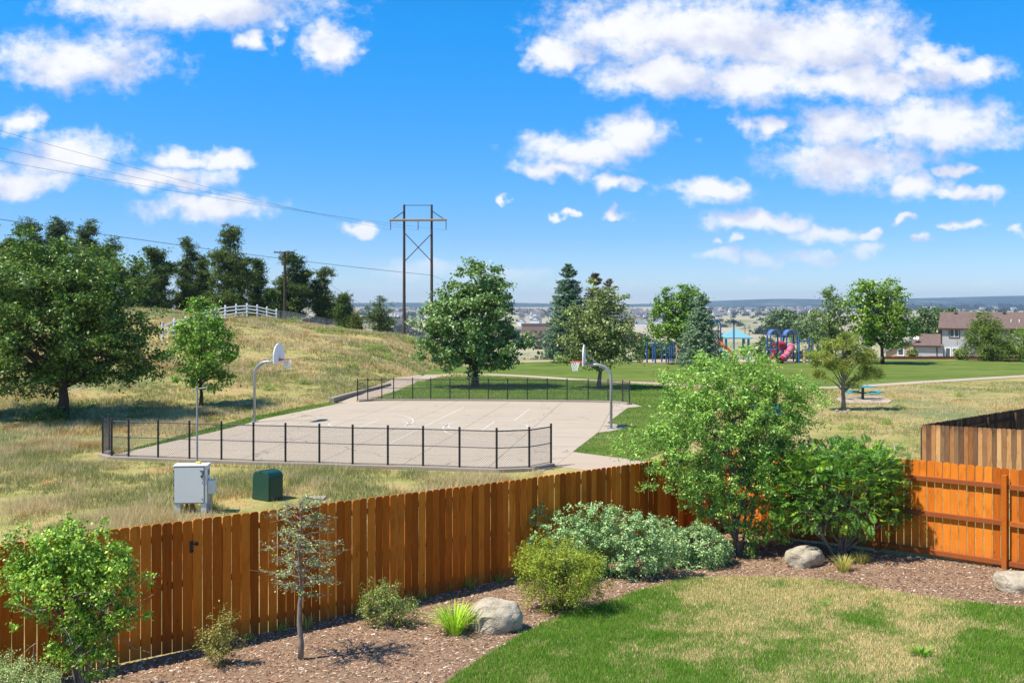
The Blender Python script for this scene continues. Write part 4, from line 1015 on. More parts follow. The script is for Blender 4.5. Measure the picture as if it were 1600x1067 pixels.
broadleaf('juniper_shrub', 'yellow green feathery juniper in front of the blue green shrubs', b_, px_ells(b_, [(880, 890, 62, 46), (840, 880, 40, 32), (910, 900, 40, 44), (870, 925, 54, 26), (850, 855, 26, 16), (830, 905, 26, 12)], .8), 420, 52, .10, .050, .22, (.125, .155, .032), .014, 26, NEEDLE, BARK, 36, up=.6, shell=.6, rough=.24, var=.25, flat=1.1, alt=(.22, .24, .05), alt_p=.3, cat='shrub', trunks=6, stemname='stems')
b_ = yardpt(606, 978)
broadleaf('barberry_shrub', 'small olive shrub with dry grey twigs in front of the dark fence', b_, px_ells(b_, [(590, 945, 34, 30), (620, 955, 34, 24), (600, 920, 22, 18), (642, 950, 16, 18)], .8), 180, 34, .07, .036, .42, (.10, .135, .045), .009, 26, LEAF, BARKP, 37, shell=.6, rough=.28, var=.3, flat=1, alt=(.26, .20, .15), alt_p=.14, cat='shrub', trunks=8, stemname='stems')
b_ = yardpt(345, 1040)
broadleaf('barberry_shrub', 'small upright olive shrub left of the thin sapling', b_, px_ells(b_, [(345, 1010, 30, 28), (352, 975, 20, 26), (355, 955, 8, 14), (325, 1000, 16, 22)], .8), 120, 32, .06, .034, .42, (.13, .13, .045), .008, 20, LEAF, BARKP, 38, shell=.55, rough=.3, var=.3, flat=1, alt=(.30, .21, .14), alt_p=.16, cat='shrub', trunks=7, stemname='stems')
b_ = G(138, 1062, 14); b_ = np.array([-5.05, 12.0, zg1(-5.05, 12.0)])
broadleaf('lilac_bush', 'big leafy bright green bush with bare grey twigs in the lower left corner', b_, px_ells(b_, [(110, 895, 88, 62), (60, 900, 60, 60), (165, 900, 52, 62), (100, 850, 66, 32), (140, 970, 70, 50), (25, 885, 40, 34), (195, 880, 26, 28), (105, 805, 9, 30), (60, 830, 14, 22), (15, 850, 12, 18), (130, 1015, 54, 36)], .75), 520, 44, .085, .046, .62, (.085, .155, .024), .016, 60, LEAF, BARKG, 39, up=.5, shell=.4, rough=.38, var=.26, flat=.9, alt=(.22, .31, .07), alt_p=.3, cat='bush', trunks=9, spread=.7, stemname='stems')
b_ = np.array([-5.95, 12.0, zg1(-5.95, 12)])
broadleaf('catmint_plant', 'low silvery green herb clump in the bottom left corner', b_, px_ells(b_, [(30, 1062, 62, 34), (75, 1075, 34, 22), (0, 1040, 30, 22)], .7), 200, 40, .07, .034, .32, (.16, .21, .13), .005, 20, LEAF, BARKG, 41, up=.5, shell=.6, rough=.3, flat=1.3, alt=(.28, .33, .24), alt_p=.25, cat='plant', trunks=8, stemname='stems', z_sink=.02)

# bare grey twigs that show through the lilac
R = random.Random(77); lb = np.array([-5.05, 12.0, zg1(-5.05, 12.0)]); t = next(o for o in bpy.data.objects if o.name.startswith('lilac_bush')); mb = MB()
for k in range(46):
    a = R.uniform(0, 2 * pi); z = R.uniform(.7, 1.55); p = np.array([.55 * math.cos(a), .5 * math.sin(a) - .08, z]); q_ = p + np.array([R.uniform(-.30, .30), R.uniform(-.12, .1), R.uniform(-.2, .25)])
    mb.tube([p, (p + q_) / 2 + [0, 0, R.uniform(-.04, .05)], q_], [.006, .004, .002], 4, False)
mb.build('bare_twigs', BARKP, t)
# sapling with open branching
def sapling():
    global rng
    rng = np.random.default_rng(44); R = random.Random(44)
    base = G(469, 1031, 20); Yb = base[1]; sc = Yb / F
    t = thing('sapling', 'thin sapling with sparse grey green leaves and rough trunk in front of the fence', 'tree', base)
    hgt = H - (783 - HY) * sc - base[2]; mb = MB()
    tp = [np.array([0.02 * math.sin(k * 1.9), .015 * math.cos(k * 2.3), hgt * k / 9 - (.05 if k == 0 else 0)]) for k in range(10)]
    mb.tube(tp, [.043, .037, .034, .031, .027, .023, .018, .014, .009, .004], 8)
    P = []; T = []
    def leaves(a, c, n, spread=.025):
        for _ in range(n):
            f_ = R.random(); P.append(a + (c - a) * f_ + rng.normal(size=3) * spread); T.append(c - a + rng.normal(size=3) * .05)
    for i in range(46):
        f_ = .40 + .58 * (i + R.random()) / 46; j = min(8, int(f_ * 9)); s = tp[j] + (tp[j + 1] - tp[j]) * (f_ * 9 - j)
        L = .68 * math.sin(min(1, (1 - f_) * 2.0 + .25) * pi / 2) * R.uniform(.55, 1.05) * (1 if f_ > .47 else .8); a = i * 2.4 + R.uniform(-.4, .4)
        d = np.array([math.cos(a), math.sin(a), R.uniform(-.10, .38) + (.5 if f_ > .9 else 0)])
        e = s + d * L * .55; e2 = e + np.array([d[0] + R.uniform(-.35, .35), d[1] + R.uniform(-.35, .35), R.uniform(-.15, .4)]) * L * .45
        mb.tube([s, s + d * L * .3 + [0, 0, .02], e, e2], [.011, .008, .006, .002], 5, False)
        leaves(s + d * L * .2, e2, int(5 * L / .6) + 2)
        for q in range(8):
            g_ = R.uniform(.2, 1); s2 = s + (e2 - s) * g_; dd = unit(np.array([d[0] + R.uniform(-1, 1), d[1] + R.uniform(-1, 1), R.uniform(-.3, .5)])[None])[0]
            l2 = R.uniform(.08, .24); e3 = s2 + dd * l2; mb.tube([s2, e3], [.0045, .0015], 4, False); leaves(s2, e3, 8 if R.random() < .75 else 1, .02)
    P = np.array(P); T = np.array(T); n = len(P); N = unit(rng.normal(size=(n, 3)) * .7 + [0, 0, .6])
    np_mesh('crown', leaf_polys(P, N, np.full(n, .034) * rng.uniform(.7, 1.3, n), .55, T), 4, LEAF, leaf_cols(n, (.16, .20, .115), .25, None, (.27, .31, .2), .25), t)
    mb.build('trunk', BARKP, t, True)
sapling()
# day lily and other grassy plants: arching strap leaves
def strap_plant(name, label, base, n, L, w, col, seed, spread=.6, cat='plant', part='leaves', alt=None, alt_p=0., r0=.05, flowers=None):
    global rng
    rng = np.random.default_rng(seed); t = thing(name, label, cat, base)
    a = rng.uniform(0, 2 * pi, n); Ls = L * rng.uniform(.55, 1.15, n); sp = spread * rng.uniform(.2, 1.2, n); wd = w * rng.uniform(.7, 1.2, n)
    d = np.stack([np.cos(a), np.sin(a), 0 * a], 1); sd = np.stack([-np.sin(a), np.cos(a), 0 * a], 1); p0 = d * (rng.random(n) * r0)[:, None]
    Q = []; K = 5; cols = leaf_cols(n, col, .2, None, alt, alt_p); CC = []
    def ptf(f_): return p0 + d * (Ls * sp * f_ ** 1.4)[:, None] + np.array([0, 0, 1.0]) * (Ls * (f_ - .42 * sp * f_ ** 3))[:, None]
    for k in range(K):
        f0_, f1_ = k / K, (k + 1) / K; A_, B_ = ptf(f0_), ptf(f1_); w0 = wd * (1 - f0_) ** .5 * .5; w1 = wd * (1 - f1_) ** .5 * .5
        Q.append(np.stack([A_ - sd * w0[:, None], A_ + sd * w0[:, None], B_ + sd * w1[:, None], B_ - sd * w1[:, None]], 1)); CC.append(cols)
    np_mesh(part, np.concatenate(Q), 4, BLADE, np.concatenate(CC), t); return t
strap_plant('daylily_plant', 'bright green strappy daylily clump beside the pale boulder', yardpt(710, 990), 260, .50, .018, (.16, .27, .03), 51, .95, alt=(.27, .37, .06), alt_p=.35, r0=.14)
for i, (px, py, L, lab) in enumerate([(1318, 893, .34, 'dry straw grass tuft at the foot of the sumac'), (1345, 880, .26, 'small straw tuft right of the larger one under the sumac')]):
    strap_plant('straw_grass', lab, yardpt(px, py), 240, L, .009, (.30, .25, .13), 52 + i, .7, alt=(.16, .19, .06), alt_p=.3, r0=.12)
ORD = 'first second third fourth fifth sixth seventh eighth ninth tenth eleventh twelfth thirteenth fourteenth fifteenth'.split()
WT = [(585, 945, .2), (640, 950, .22), (700, 928, .2), (735, 925, .26), (780, 915, .2), (520, 960, .22), (480, 985, .2), (440, 990, .16), (850, 900, .2), (660, 940, .14), (560, 965, .16), (390, 1005, .12), (310, 1018, .16), (820, 905, .2)]
for i, (px, py, L) in enumerate(WT):
    strap_plant('weed_tuft', 'small weed tuft at the foot of the long cedar fence, %s from the left' % ORD[sorted(q_[0] for q_ in WT).index(px)], yardpt(px, py - 4), 70, L * 1.15, .008, (.13, .17, .05), 60 + i, .8, alt=(.26, .25, .14), alt_p=.3, r0=.10)['group'] = 'weeds along the fence foot'
for px, py, L, lab in [(1440, 1025, .16, 'light green broad weed in the lawn at the lower right'), (925, 905, .22, 'dark grass clump beside the juniper'), (1290, 945, .09, 'small green weed in the straw patch of the lawn')]:
    strap_plant('lawn_weed', lab, yardpt(px, py), 90, L, .022, (.09, .17, .03), int(px), 1.1, r0=.12)

# boulders
def boulder(label, px, py, w, hgt, dep, seed, rz=0):
    from mathutils import noise as mn
    import bmesh
    p = yardpt(px, py); bm = bmesh.new(); bmesh.ops.create_icosphere(bm, subdivisions=5, radius=1)
    for v in bm.verts:
        c = v.co.copy(); q = c * 1.1 + Vector((seed * 3.1, seed, 0)); f_ = 1 + .20 * mn.noise(q) + .07 * mn.noise(q * 2.6) + .02 * mn.noise(q * 9)
        c = c * f_; c.x = math.copysign(abs(c.x) ** .88, c.x); c.z = math.copysign(abs(c.z) ** .9, c.z)
        v.co = Vector((c.x * w / 2, c.y * dep / 2, c.z * hgt * .62))
    me = bpy.data.meshes.new('boulder'); bm.to_mesh(me); bm.free(); me.materials.append(ROCK); me.polygons.foreach_set('use_smooth', [True] * len(me.polygons))
    o = link(bpy.data.objects.new('boulder', me)); o.location = (p[0], p[1] + dep * .35, p[2] + hgt * .29); o.rotation_euler = (0, 0, rz); return tag(o, label, 'boulder')
boulder('pale rounded boulder in the mulch between the daylily and the juniper', 775, 990, .84, .52, .62, 3, .2)
boulder('grey boulder half shaded between feathery tree and sumac', 1262, 887, .80, .42, .5, 8, .4)
boulder('flat pale boulder in the mulch cut by the right edge', 1602, 926, .84, .36, .6, 6, -.2)

# straw tufts in front of the green pedestal and the cabinet
for i, (px, py, L) in enumerate([(404, 772, .5), (420, 774, .55), (436, 770, .5), (285, 795, .4), (330, 797, .45)]):
    strap_plant('straw_tuft', 'tall bleached grass tuft at the foot of the %s, %s one' % (('green pedestal', ('left', 'middle', 'right')[i]) if i < 3 else ('grey cabinet', ('left', 'right')[i - 3])), G(px, py), 170, L, .012, (.34, .26, .13), 80 + i, .55, alt=(.2, .2, .07), alt_p=.25, r0=.16)

# ------------------------------------------------------------------ mulch chips, turf, dry grass
def scatter(n, x0, x1, y0, y1, inside, outside=()):
    X = rng.uniform(x0, x1, n); Y = rng.uniform(y0, y1, n); ok = np.ones(n, bool)
    ok &= inpoly(X, Y, inside) if inside is not None else True
    for q in outside: ok &= ~inpoly(X, Y, q)
    ok &= (np.abs(X) < Y * .56 + 1.0)
    return X[ok], Y[ok]
def blades(name, X, Y, hgt, wid, col, lean=.4, label=None, dz=0.0, base=None, K=1):
    n = len(X); Z = zg(X, Y) + dz; a = rng.uniform(0, 2 * pi, n); d = np.stack([np.cos(a), np.sin(a), 0 * a], 1); r = rng.uniform(0, 2 * pi, n)
    ln = np.stack([np.cos(r), np.sin(r), 0 * r], 1) * (hgt * lean * rng.random(n))[:, None]
    P = np.stack([X, Y, Z], 1); w = (wid * .5)[:, None]
    V = np.stack([P - d * w, P + d * w, P + ln + np.array([0, 0, 1.0]) * hgt[:, None]], 1)
    o = np_mesh(name, V, 3, BLADE, col); return tag(o, label, kind='stuff')
from mathutils import noise as mnoise
def nz(X, Y, s, seed=0.0):
    """smooth value noise 0..1 on arrays"""
    x = X * s + seed * 17.3; y = Y * s + seed * 5.1; xi = np.floor(x).astype(np.int64); yi = np.floor(y).astype(np.int64); fx = x - xi; fy = y - yi
    fx = fx * fx * (3 - 2 * fx); fy = fy * fy * (3 - 2 * fy)
    def hsh(i, j): v = np.sin(i * 127.1 + j * 311.7 + seed * 74.7) * 43758.5453; return v - np.floor(v)
    return (hsh(xi, yi) * (1 - fx) + hsh(xi + 1, yi) * fx) * (1 - fy) + (hsh(xi, yi + 1) * (1 - fx) + hsh(xi + 1, yi + 1) * fx) * fy
def fbm(X, Y, s, seed=0.0): return (nz(X, Y, s, seed) * .5 + nz(X, Y, s * 2.1, seed + 1) * .28 + nz(X, Y, s * 4.3, seed + 2) * .22)
rng = np.random.default_rng(100)
# chips: little four-faced slivers lying at random
X, Y = scatter(150000, -8, 11, 11, 24, mulch_poly)
keep = rng.random(len(X)) < 1.0; X = X[keep]; Y = Y[keep]; n = len(X); Z = zg(X, Y) + .012 + rng.random(n) * .012
a = rng.uniform(0, pi, n); L = rng.uniform(.018, .06, n); w_ = rng.uniform(.007, .018, n); tilt = rng.normal(0, .22, n)
d = np.stack([np.cos(a) * np.cos(tilt), np.sin(a) * np.cos(tilt), np.sin(tilt)], 1); s_ = np.stack([-np.sin(a), np.cos(a), rng.normal(0, .3, n)], 1)
P = np.stack([X, Y, Z], 1); A0 = P - d * L[:, None] / 2; A1 = P + d * L[:, None] / 2; Sd = s_ * w_[:, None] / 2; up_ = np.array([0, 0, .006])
T4 = np.concatenate([np.stack([A0 - Sd, A1 - Sd * .5, A1 + Sd * .5 + up_], 1), np.stack([A0 - Sd, A1 + Sd * .5 + up_, A0 + Sd + up_], 1)])
pal = np.array([(.55, .35, .225), (.38, .22, .13), (.17, .09, .055), (.66, .50, .35), (.48, .245, .14), (.80, .68, .52)]); cc = pal[rng.choice(6, n, p=[.25, .22, .2, .14, .12, .07])] * rng.normal(1, .15, (n, 1)).clip(.5, 1.5)
tag(np_mesh('wood_chips', T4, 3, CHIP, np.concatenate([cc, cc])), 'reddish brown wood chips covering the garden bed', kind='stuff')
# garden turf
X, Y = scatter(640000, -2.5, 11, 11.6, 20.2, yl); n = len(X)
g_ = fbm(X, Y, .75, 3); px_ = 800 + X / Y * F; py_ = HY + (H - .6) / Y * F
dry = sstep((px_ - 930) / 220) * (1 - .75 * sstep((px_ - 1430 + (py_ - 960) * .8) / 160) ) * sstep((1080 - py_) / 60 + .5)
dry = np.clip(dry * (1.0 - .9 * sstep((py_ - 985) / 60) * sstep((1250 - px_) / 200 + .4) * .5) - .10 + (g_ - .5) * 2.0 + (fbm(X, Y, 2.1, 8) - .5) * 1.9, 0, 1)
dry = np.maximum(dry, .75 * (rng.random(n) < .06)); rr = rng.random(n)
m_ = rr < dry * .9
col = np.where(m_[:, None], np.array((.88, .68, .34)), np.array((.15, .33, .028))) * rng.normal(1, .22, (n, 1)).clip(.45, 1.6)
mix_ = (rng.random(n) < .3) & ~m_; col[mix_] = np.array((.24, .40, .05)) * rng.normal(1, .2, (mix_.sum(), 1)).clip(.5, 1.5)
hh = rng.uniform(.03, .075, n) * np.where(m_, .75, 1) * (.5 + 1.1 * fbm(X, Y, 3.5, 12))
kp = rng.random(n) < 1 - .25 * dry
blades('turf_grass', X[kp], Y[kp], hh[kp], np.full(kp.sum(), .0075), col[kp], .7, 'short garden grass mixed green and straw', .01)
# dry field between garden and court, tall bleached grass
excl = [court_poly, spur, lawn1, lawn2, lawn3, path_poly, path_far, play_poly, mulch_poly, yl]
kerb_zone = ribbon_poly(near, .95)
def field(n, x0, x1, y0, y1, h0, h1, w, label, seed, K=4, name='dry_grass', thr=.0, dens=None):
    global rng
    rng = np.random.default_rng(seed); X = rng.uniform(x0, x1, n); Y = rng.uniform(y0, y1, n)
    ok = np.abs(X) < Y * .53 + 1
    for q in excl + [kerb_zone]: ok &= ~inpoly(X, Y, q)
    dm = (X - P1[0]) * (-FD[1]) + (Y - P1[1]) * FD[0]; dr = (X - CO[0]) * .7071 + (Y - CO[1]) * .7071; ok &= (np.maximum(dm, dr) > .15)
    g0_ = fbm(X, Y, .35, seed); ok &= rng.random(n) < np.clip((g0_ - .33) * 5.5, .06, 1)
    X = X[ok]; Y = Y[ok]; g0_ = g0_[ok]; g1_ = fbm(X, Y, .13, seed + 5); g2_ = fbm(X, Y, .8, seed + 9); n = len(X)
    sp = .05 + .02 * rng.random((n, K)); XX = (X[:, None] + rng.normal(size=(n, K)) * sp).ravel(); YY = (Y[:, None] + rng.normal(size=(n, K)) * sp).ravel()
    g1_ = np.repeat(g1_, K); g2_ = np.repeat(g2_, K); g0_ = np.repeat(g0_, K); m = n * K; r = rng.random(m)
    greenp = np.clip((g1_ - .5) * 5 + (g2_ - .5) * 1.5 + (.62 if y0 > 50 and x1 < 0 else .3) + (g2_ - .5) * 1.6, .05, .85); orange = np.clip((g2_ - .52) * 5, 0, .7) * np.clip((.56 - g1_) * 8, 0, 1)
    straw = np.array((.66, .53, .28)); green = np.array((.25, .29, .085)); org = np.array((.66, .34, .13))
    col = np.where((r < greenp)[:, None], green, np.where((r < greenp + orange)[:, None], org, straw)) * rng.normal(1, .2, (m, 1)).clip(.5, 1.6)
    hh = rng.uniform(h0, h1, m) * (.25 + 1.5 * g0_ ** 1.2) * np.where(r < greenp, .75, 1)
    o = blades(name, XX, YY, hh, np.full(m, w) * rng.uniform(.6, 1.3, m), col, .75, label)
    return o
field(75000, -20, 1, 20, 41, .10, .28, .013, 'tall bleached grass between the cedar fence and the court', 201)
field(55000, -32, -4, 38, 72, .10, .26, .022, 'dry grass on the lower hillside left of the court', 202)
field(70000, -62, -2, 66, 120, .12, .34, .045, 'grass and weeds on the upper hillside', 203)
field(60000, 4, 40, 24, 74, .05, .20, .02, 'short straw coloured grass right of the court', 204)
# strips of mown park lawn close enough to show blades
rng = np.random.default_rng(300)
for poly, n, (x0, x1, y0, y1), lab in ((lawn3, 60000, (-16, -8, 36, 60), 'green blades at the left court edge'), (lawn1, 150000, (-10, 12, 34, 82), 'green blades of the lawn round the court')):
    X = rng.uniform(x0, x1, n); Y = rng.uniform(y0, y1, n); ok = inpoly(X, Y, poly) & ~inpoly(X, Y, court_poly); X = X[ok]; Y = Y[ok]; m = len(X)
    c = np.array((.13, .26, .03)) * rng.normal(1, .2, (m, 1)).clip(.5, 1.6); c[rng.random(m) < .12] = (.25, .26, .09)
    blades('lawn_grass', X, Y, rng.uniform(.04, .09, m), np.full(m, .022), c, .7, lab, .012)
# taller weeds on the hill, each countable clump its own plant
HW = [(455, 505), (575, 548), (590, 545), (500, 520), (640, 535), (430, 552), (548, 575), (392, 575), (600, 560), (420, 610), (470, 600), (530, 520), (240, 470), (222, 470), (665, 545)]
for i, (px, py) in enumerate(HW):
    b_ = G(px, py); s_ = b_[1] / 100
    broadleaf('hill_weed', 'low green weed clump on the dry hillside, %s from the left' % ORD[sorted(q_[0] for q_ in HW).index(px)], b_, [(0, 0, .28 * s_, .75 * s_, .6 * s_, .30 * s_), (.5 * s_, 0, .2 * s_, .5 * s_, .5 * s_, .2 * s_)], 26, 30, .25 * s_, .12 * s_, .35, (.14, .18, .055), .012, 4, seed=400 + i, cat='weed', trunks=3, stemname='stems', group='weed clumps on the hillside', flat=1)
FW = [(1385, 663), (1322, 672), (1350, 671), (1405, 640), (1500, 620), (1295, 612), (1330, 690)]
for i, (px, py) in enumerate(FW):
    b_ = G(px, py)
    broadleaf('field_weed', 'low green weed patch in the straw field, %s from the left' % ORD[sorted(q_[0] for q_ in FW).index(px)], b_, [(0, 0, .12, .42, .34, .12)], 18, 26, .13, .07, .35, (.13, .18, .05), .008, 3, seed=430 + i, cat='weed', trunks=3, stemname='stems', group='weed patches in the straw field', flat=1)
# white edging stones round the young pine
for i, (px, py) in enumerate([(1308, 643), (1314, 645.5), (1321, 646), (1326, 643)]):
    p = G(px, py); o = MB().tube([(-.14, 0, 0), (0, .02, .05), (.14, 0, 0)], [.05, .08, .05], 7).build('edging_stone', CURB, None, True); o.location = p; tag(o, 'pale edging stone at the foot of the yellowish pine, %s from the left' % ORD[i], 'stone', 'edging stones round the pine')

# ------------------------------------------------------------------ picnic table
c = G(1348, 624.5); t = thing('picnic_table', 'turquoise picnic table with curved bench seats on one dark post', 'picnic table', c, .25)
m_ = MB(); m_.tube([(0, 0, 0), (0, 0, .74)], .085, 10); m_.build('post', DGREY, t)
for s in (-1, 1):
    m_ = MB(); m_.box((s * .34, 0, .78), (.62, .95, .05)); m_.build('tabletop_half', TEALD, t, bevel=.02)
for a in (0, pi / 2, pi, 3 * pi / 2):
    dx, dy = math.cos(a), math.sin(a); m_ = MB(); m_.tube([(0, 0, .38), (dx * .6, dy * .6, .46), (dx * .95, dy * .95, .43)], .035, 6); m_.build('arm', DGREY, t)
    m_ = MB(); m_.box((dx * 1.05, dy * 1.05, .46), (.75, .34, .06), rz=a + pi / 2); m_.build('seat', TEALD, t, bevel=.025)
pp = [tuple(G(*q)[:2]) for q in ((1306, 624), (1318, 631), (1388, 631), (1394, 627), (1375, 620), (1312, 620))]
drape('picnic_pad', pp, PATHC, .05, 2, 'concrete pad under the turquoise picnic table', flat, .1)
c = G(1196, 664); t = thing('park_bench', 'turquoise bench glimpsed through the feathery tree', 'bench', c, -.4)
for y, z in ((-.2, .46), (.0, .46), (.2, .46)):
    m_ = MB(); m_.box((0, y, z), (1.5, .16, .05)); m_.build('slat', TEALD, t, bevel=.01)
for z in (.66, .86):
    m_ = MB(); m_.box((0, .30, z), (1.5, .05, .16)); m_.build('slat', TEALD, t, bevel=.01)
for x in (-.6, .6):
    m_ = MB(); m_.tube([(x, -.15, 0), (x, -.15, .44)], .03, 6); m_.tube([(x, .22, 0), (x, .30, .92)], .03, 6); m_.build('leg', DGREY, t)

# ------------------------------------------------------------------ playground
YP = 101.0
def pz(py, Y=YP): return H - (py - HY) / F * Y
def pxx(px, Y=YP): return (px - 800) / F * Y
def posts_between(t, pts, z0, z1, r, mat_, name='post'):
    for p in pts:
        m_ = MB(); m_.tube([(p[0], p[1], z0), (p[0], p[1], z1)], r, 8); m_.tube([(p[0], p[1], z1), (p[0], p[1], z1 + .06)], [r * 1.15, r * .6], 8); m_.build(name, mat_, t)
# right structure
x0 = pxx(1204); t = thing('play_tower', 'blue play tower with two arched roofs and faded red tube slide', 'play structure', (x0, YP, 0))
wq = pxx(1219) - pxx(1204)
for k, xa in enumerate((0.0, pxx(1229) - x0)):
    ww = pxx(1215) - pxx(1204) + .35; dp = 1.3; xs_ = (xa, xa + ww); zt = pz(524)
    posts_between(t, [(x, y) for x in xs_ for y in (0, dp)], 0, zt, .075, BLUE)
    for y in (0, dp):
        m_ = MB(); m_.tube([(xa + ww / 2 - ww / 2 * math.cos(q / 10 * pi), y, zt + (pz(515.5) - zt) * math.sin(q / 10 * pi)) for q in range(11)], .07, 6); m_.build('roof_arch', BLUE, t)
    m_ = MB(); v = []
    for q in range(11):
        for y in (-.1, dp + .1):
            for rr_ in (0, .03): v.append((xa + ww / 2 - (ww / 2 - .02 + rr_) * math.cos(q / 10 * pi), y, zt + (pz(515.5) - zt - .02 + rr_) * math.sin(q / 10 * pi)))
    fs = []
    for q in range(10):
        o_ = q * 4; fs += [(o_, o_ + 2, o_ + 6, o_ + 4), (o_ + 1, o_ + 5, o_ + 7, o_ + 3), (o_, o_ + 4, o_ + 5, o_ + 1), (o_ + 2, o_ + 3, o_ + 7, o_ + 6)]
    m_.add(v, fs); m_.build('canopy', simple('canopy_blue', (.10, .19, .40), .4), t)
    m_ = MB(); m_.box((xa + ww / 2, dp / 2, 1.25), (ww, dp, .08)); m_.build('deck', BLUE, t)
    for z in (1.4, 2.0):
        m_ = MB(); m_.tube([(xa, 0, z), (xa + ww, 0, z)], .03, 6); m_.build('rail', BLUE, t)
m_ = MB(); m_.tube([(pxx(1217) - x0, -.1, pz(537)), (pxx(1225) - x0, -.1, pz(537))], [.25, .2], 8); m_.box((pxx(1222) - x0, -.02, pz(541)), (.75, .08, .75)); m_.build('panel', RED, t, bevel=.03)
m_ = MB(); m_.box((pxx(1209) - x0, -.05, pz(538)), (.45, .08, .3)); m_.box((pxx(1208.5) - x0, -.05, pz(549)), (.5, .08, .35)); m_.build('panel', RED, t, bevel=.03)
# tube slide
sp_ = [(pxx(1236) - x0, -.1, pz(541)), (pxx(1233) - x0, -.7, pz(543.5)), (pxx(1227) - x0, -1.3, pz(549)), (pxx(1220) - x0, -1.8, pz(555)), (pxx(1214) - x0, -2.1, pz(558.5))]
sp_ = [tuple(p) for p in smooth_pts(sp_, 4)]
m_ = MB(); m_.tube(sp_, [.34] * (len(sp_)), 14, False); sl = m_.build('tube_slide', PINK, t, True)
m_ = MB()
for k in (4, 9, 13): p = Vector(sp_[k]); q = Vector(sp_[k + 1]); m_.tube([p, p + (q - p).normalized() * .08], .38, 14)
m_.build('flange', RED, sl)
m_ = MB(); p = Vector(sp_[-1]); q = p - Vector(sp_[-2]); q.normalize()
m_.tube([p, p + q * .5], [.34, .43], 14, False); m_.build('slide_mouth', RED, sl)
m_ = MB(); pts = [(pxx(1208) - x0, -.2, .9), (pxx(1203) - x0, -.9, .5), (pxx(1197) - x0, -1.2, .25), (pxx(1193) - x0, -1.3, .15)]; 
for off in (-.22, .22): m_.tube([(a, b__ + off, c_ + .12) for a, b__, c_ in pts], .06, 6)
m_.tube(pts, .16, 8); m_.build('small_slide', RED, t, True)
# overhead ladder to the right
px_posts = [(1248.5, -1.6), (1264, -1.9), (1270, 0), (1286, -.8), (1291, .4), (1306, -1.2)]
for px, dy in px_posts:
    x = pxx(px, YP + dy) - x0; m_ = MB(); m_.tube([(x, dy, 0), (x, dy, pz(529))], .075, 8); m_.tube([(x, dy, pz(529)), (x, dy, pz(529) + .1)], [.09, .05], 8); m_.build('post', BLUE, t)
for a, c_ in ((0, 1), (1, 3), (2, 4), (3, 5), (0, 2)):
    m_ = MB(); m_.tube([(pxx(px_posts[a][0], YP + px_posts[a][1]) - x0, px_posts[a][1], pz(531)), (pxx(px_posts[c_][0], YP + px_posts[c_][1]) - x0, px_posts[c_][1], pz(531))], .05, 6); m_.build('beam', BLUE, t)
for k in range(9):
    x = pxx(1266 + k * 4.4) - x0; m_ = MB(); m_.tube([(x, -1.5, pz(531)), (x, -.1, pz(531))], .03, 5); m_.build('rung', BLUE, t)
for k in range(6):
    m_ = MB(); m_.tube([(pxx(1247) - x0, -1.5, .3 + k * .33), (pxx(1252) - x0, -1.3, .3 + k * .33)], .035, 5); m_.build('step', TAN, t)
for k, px in enumerate((1243, 1246, 1256)):
    m_ = MB(); x = pxx(px) - x0; m_.tube([(x, -.2, 0), (x + .05, -.2, pz(540))], .16 if k == 2 else .06, 7); m_.build('climber', (YEL, TEALD, TAN)[k], t)
# left structure
x0 = pxx(1010); t = thing('climbing_frame', 'blue climbing frame of many posts with a tan climber, left part of the playground', 'play structure', (x0, YP, 0))
pp_ = [(1011, -1.2, 534), (1024, -1.6, 534), (1034, -.2, 545), (1041, -.6, 536), (1047, .8, 533), (1050, 0, 534), (1053, -.6, 534), (1063, .3, 533), (1066, -.5, 538), (1072, .6, 534), (1079, 0, 534), (1020, .9, 540)]
for px, dy, pt in pp_:
    x = pxx(px, YP + dy) - x0; m_ = MB(); m_.tube([(x, dy, 0), (x, dy, pz(pt))], .08, 8); m_.build('post', BLUE, t)
for a, c_ in ((0, 1), (1, 3), (4, 7), (3, 5), (7, 9), (8, 10), (11, 4)):
    A_, B_ = pp_[a], pp_[c_]; z_ = pz(max(A_[2], B_[2]) + 1); m_ = MB(); m_.tube([(pxx(A_[0]) - x0, A_[1], z_), (pxx(B_[0]) - x0, B_[1], z_)], .05, 6); m_.build('beam', BLUE, t)
m_ = MB(); m_.box((pxx(1058) - x0, -.5, 1.45), (.42, .3, 2.7)); m_.build('tan_climber', TAN, t, bevel=.06)
for z in (.5, 1.1, 1.7, 2.3):
    m_ = MB(); m_.box((pxx(1058) - x0, -.68, z), (.25, .1, .18)); m_.build('foothold', DGREY, t)
m_ = MB(); m_.box((pxx(1070) - x0, -.3, .95), (.9, .08, 1.0)); m_.build('panel', BLUE, t)
c = (pxx(1047), YP - .8, 0); t = thing('play_bench', 'dark low bench between the blue posts of the climbing frame', 'bench', c)
m_ = MB(); m_.box((0, 0, .62), (.75, .5, .10)); m_.build('seat', DGREY, t, bevel=.02)
for x in (-.3, .3): m_ = MB(); m_.box((x, 0, .29), (.07, .4, .56)); m_.build('leg', DGREY, t)
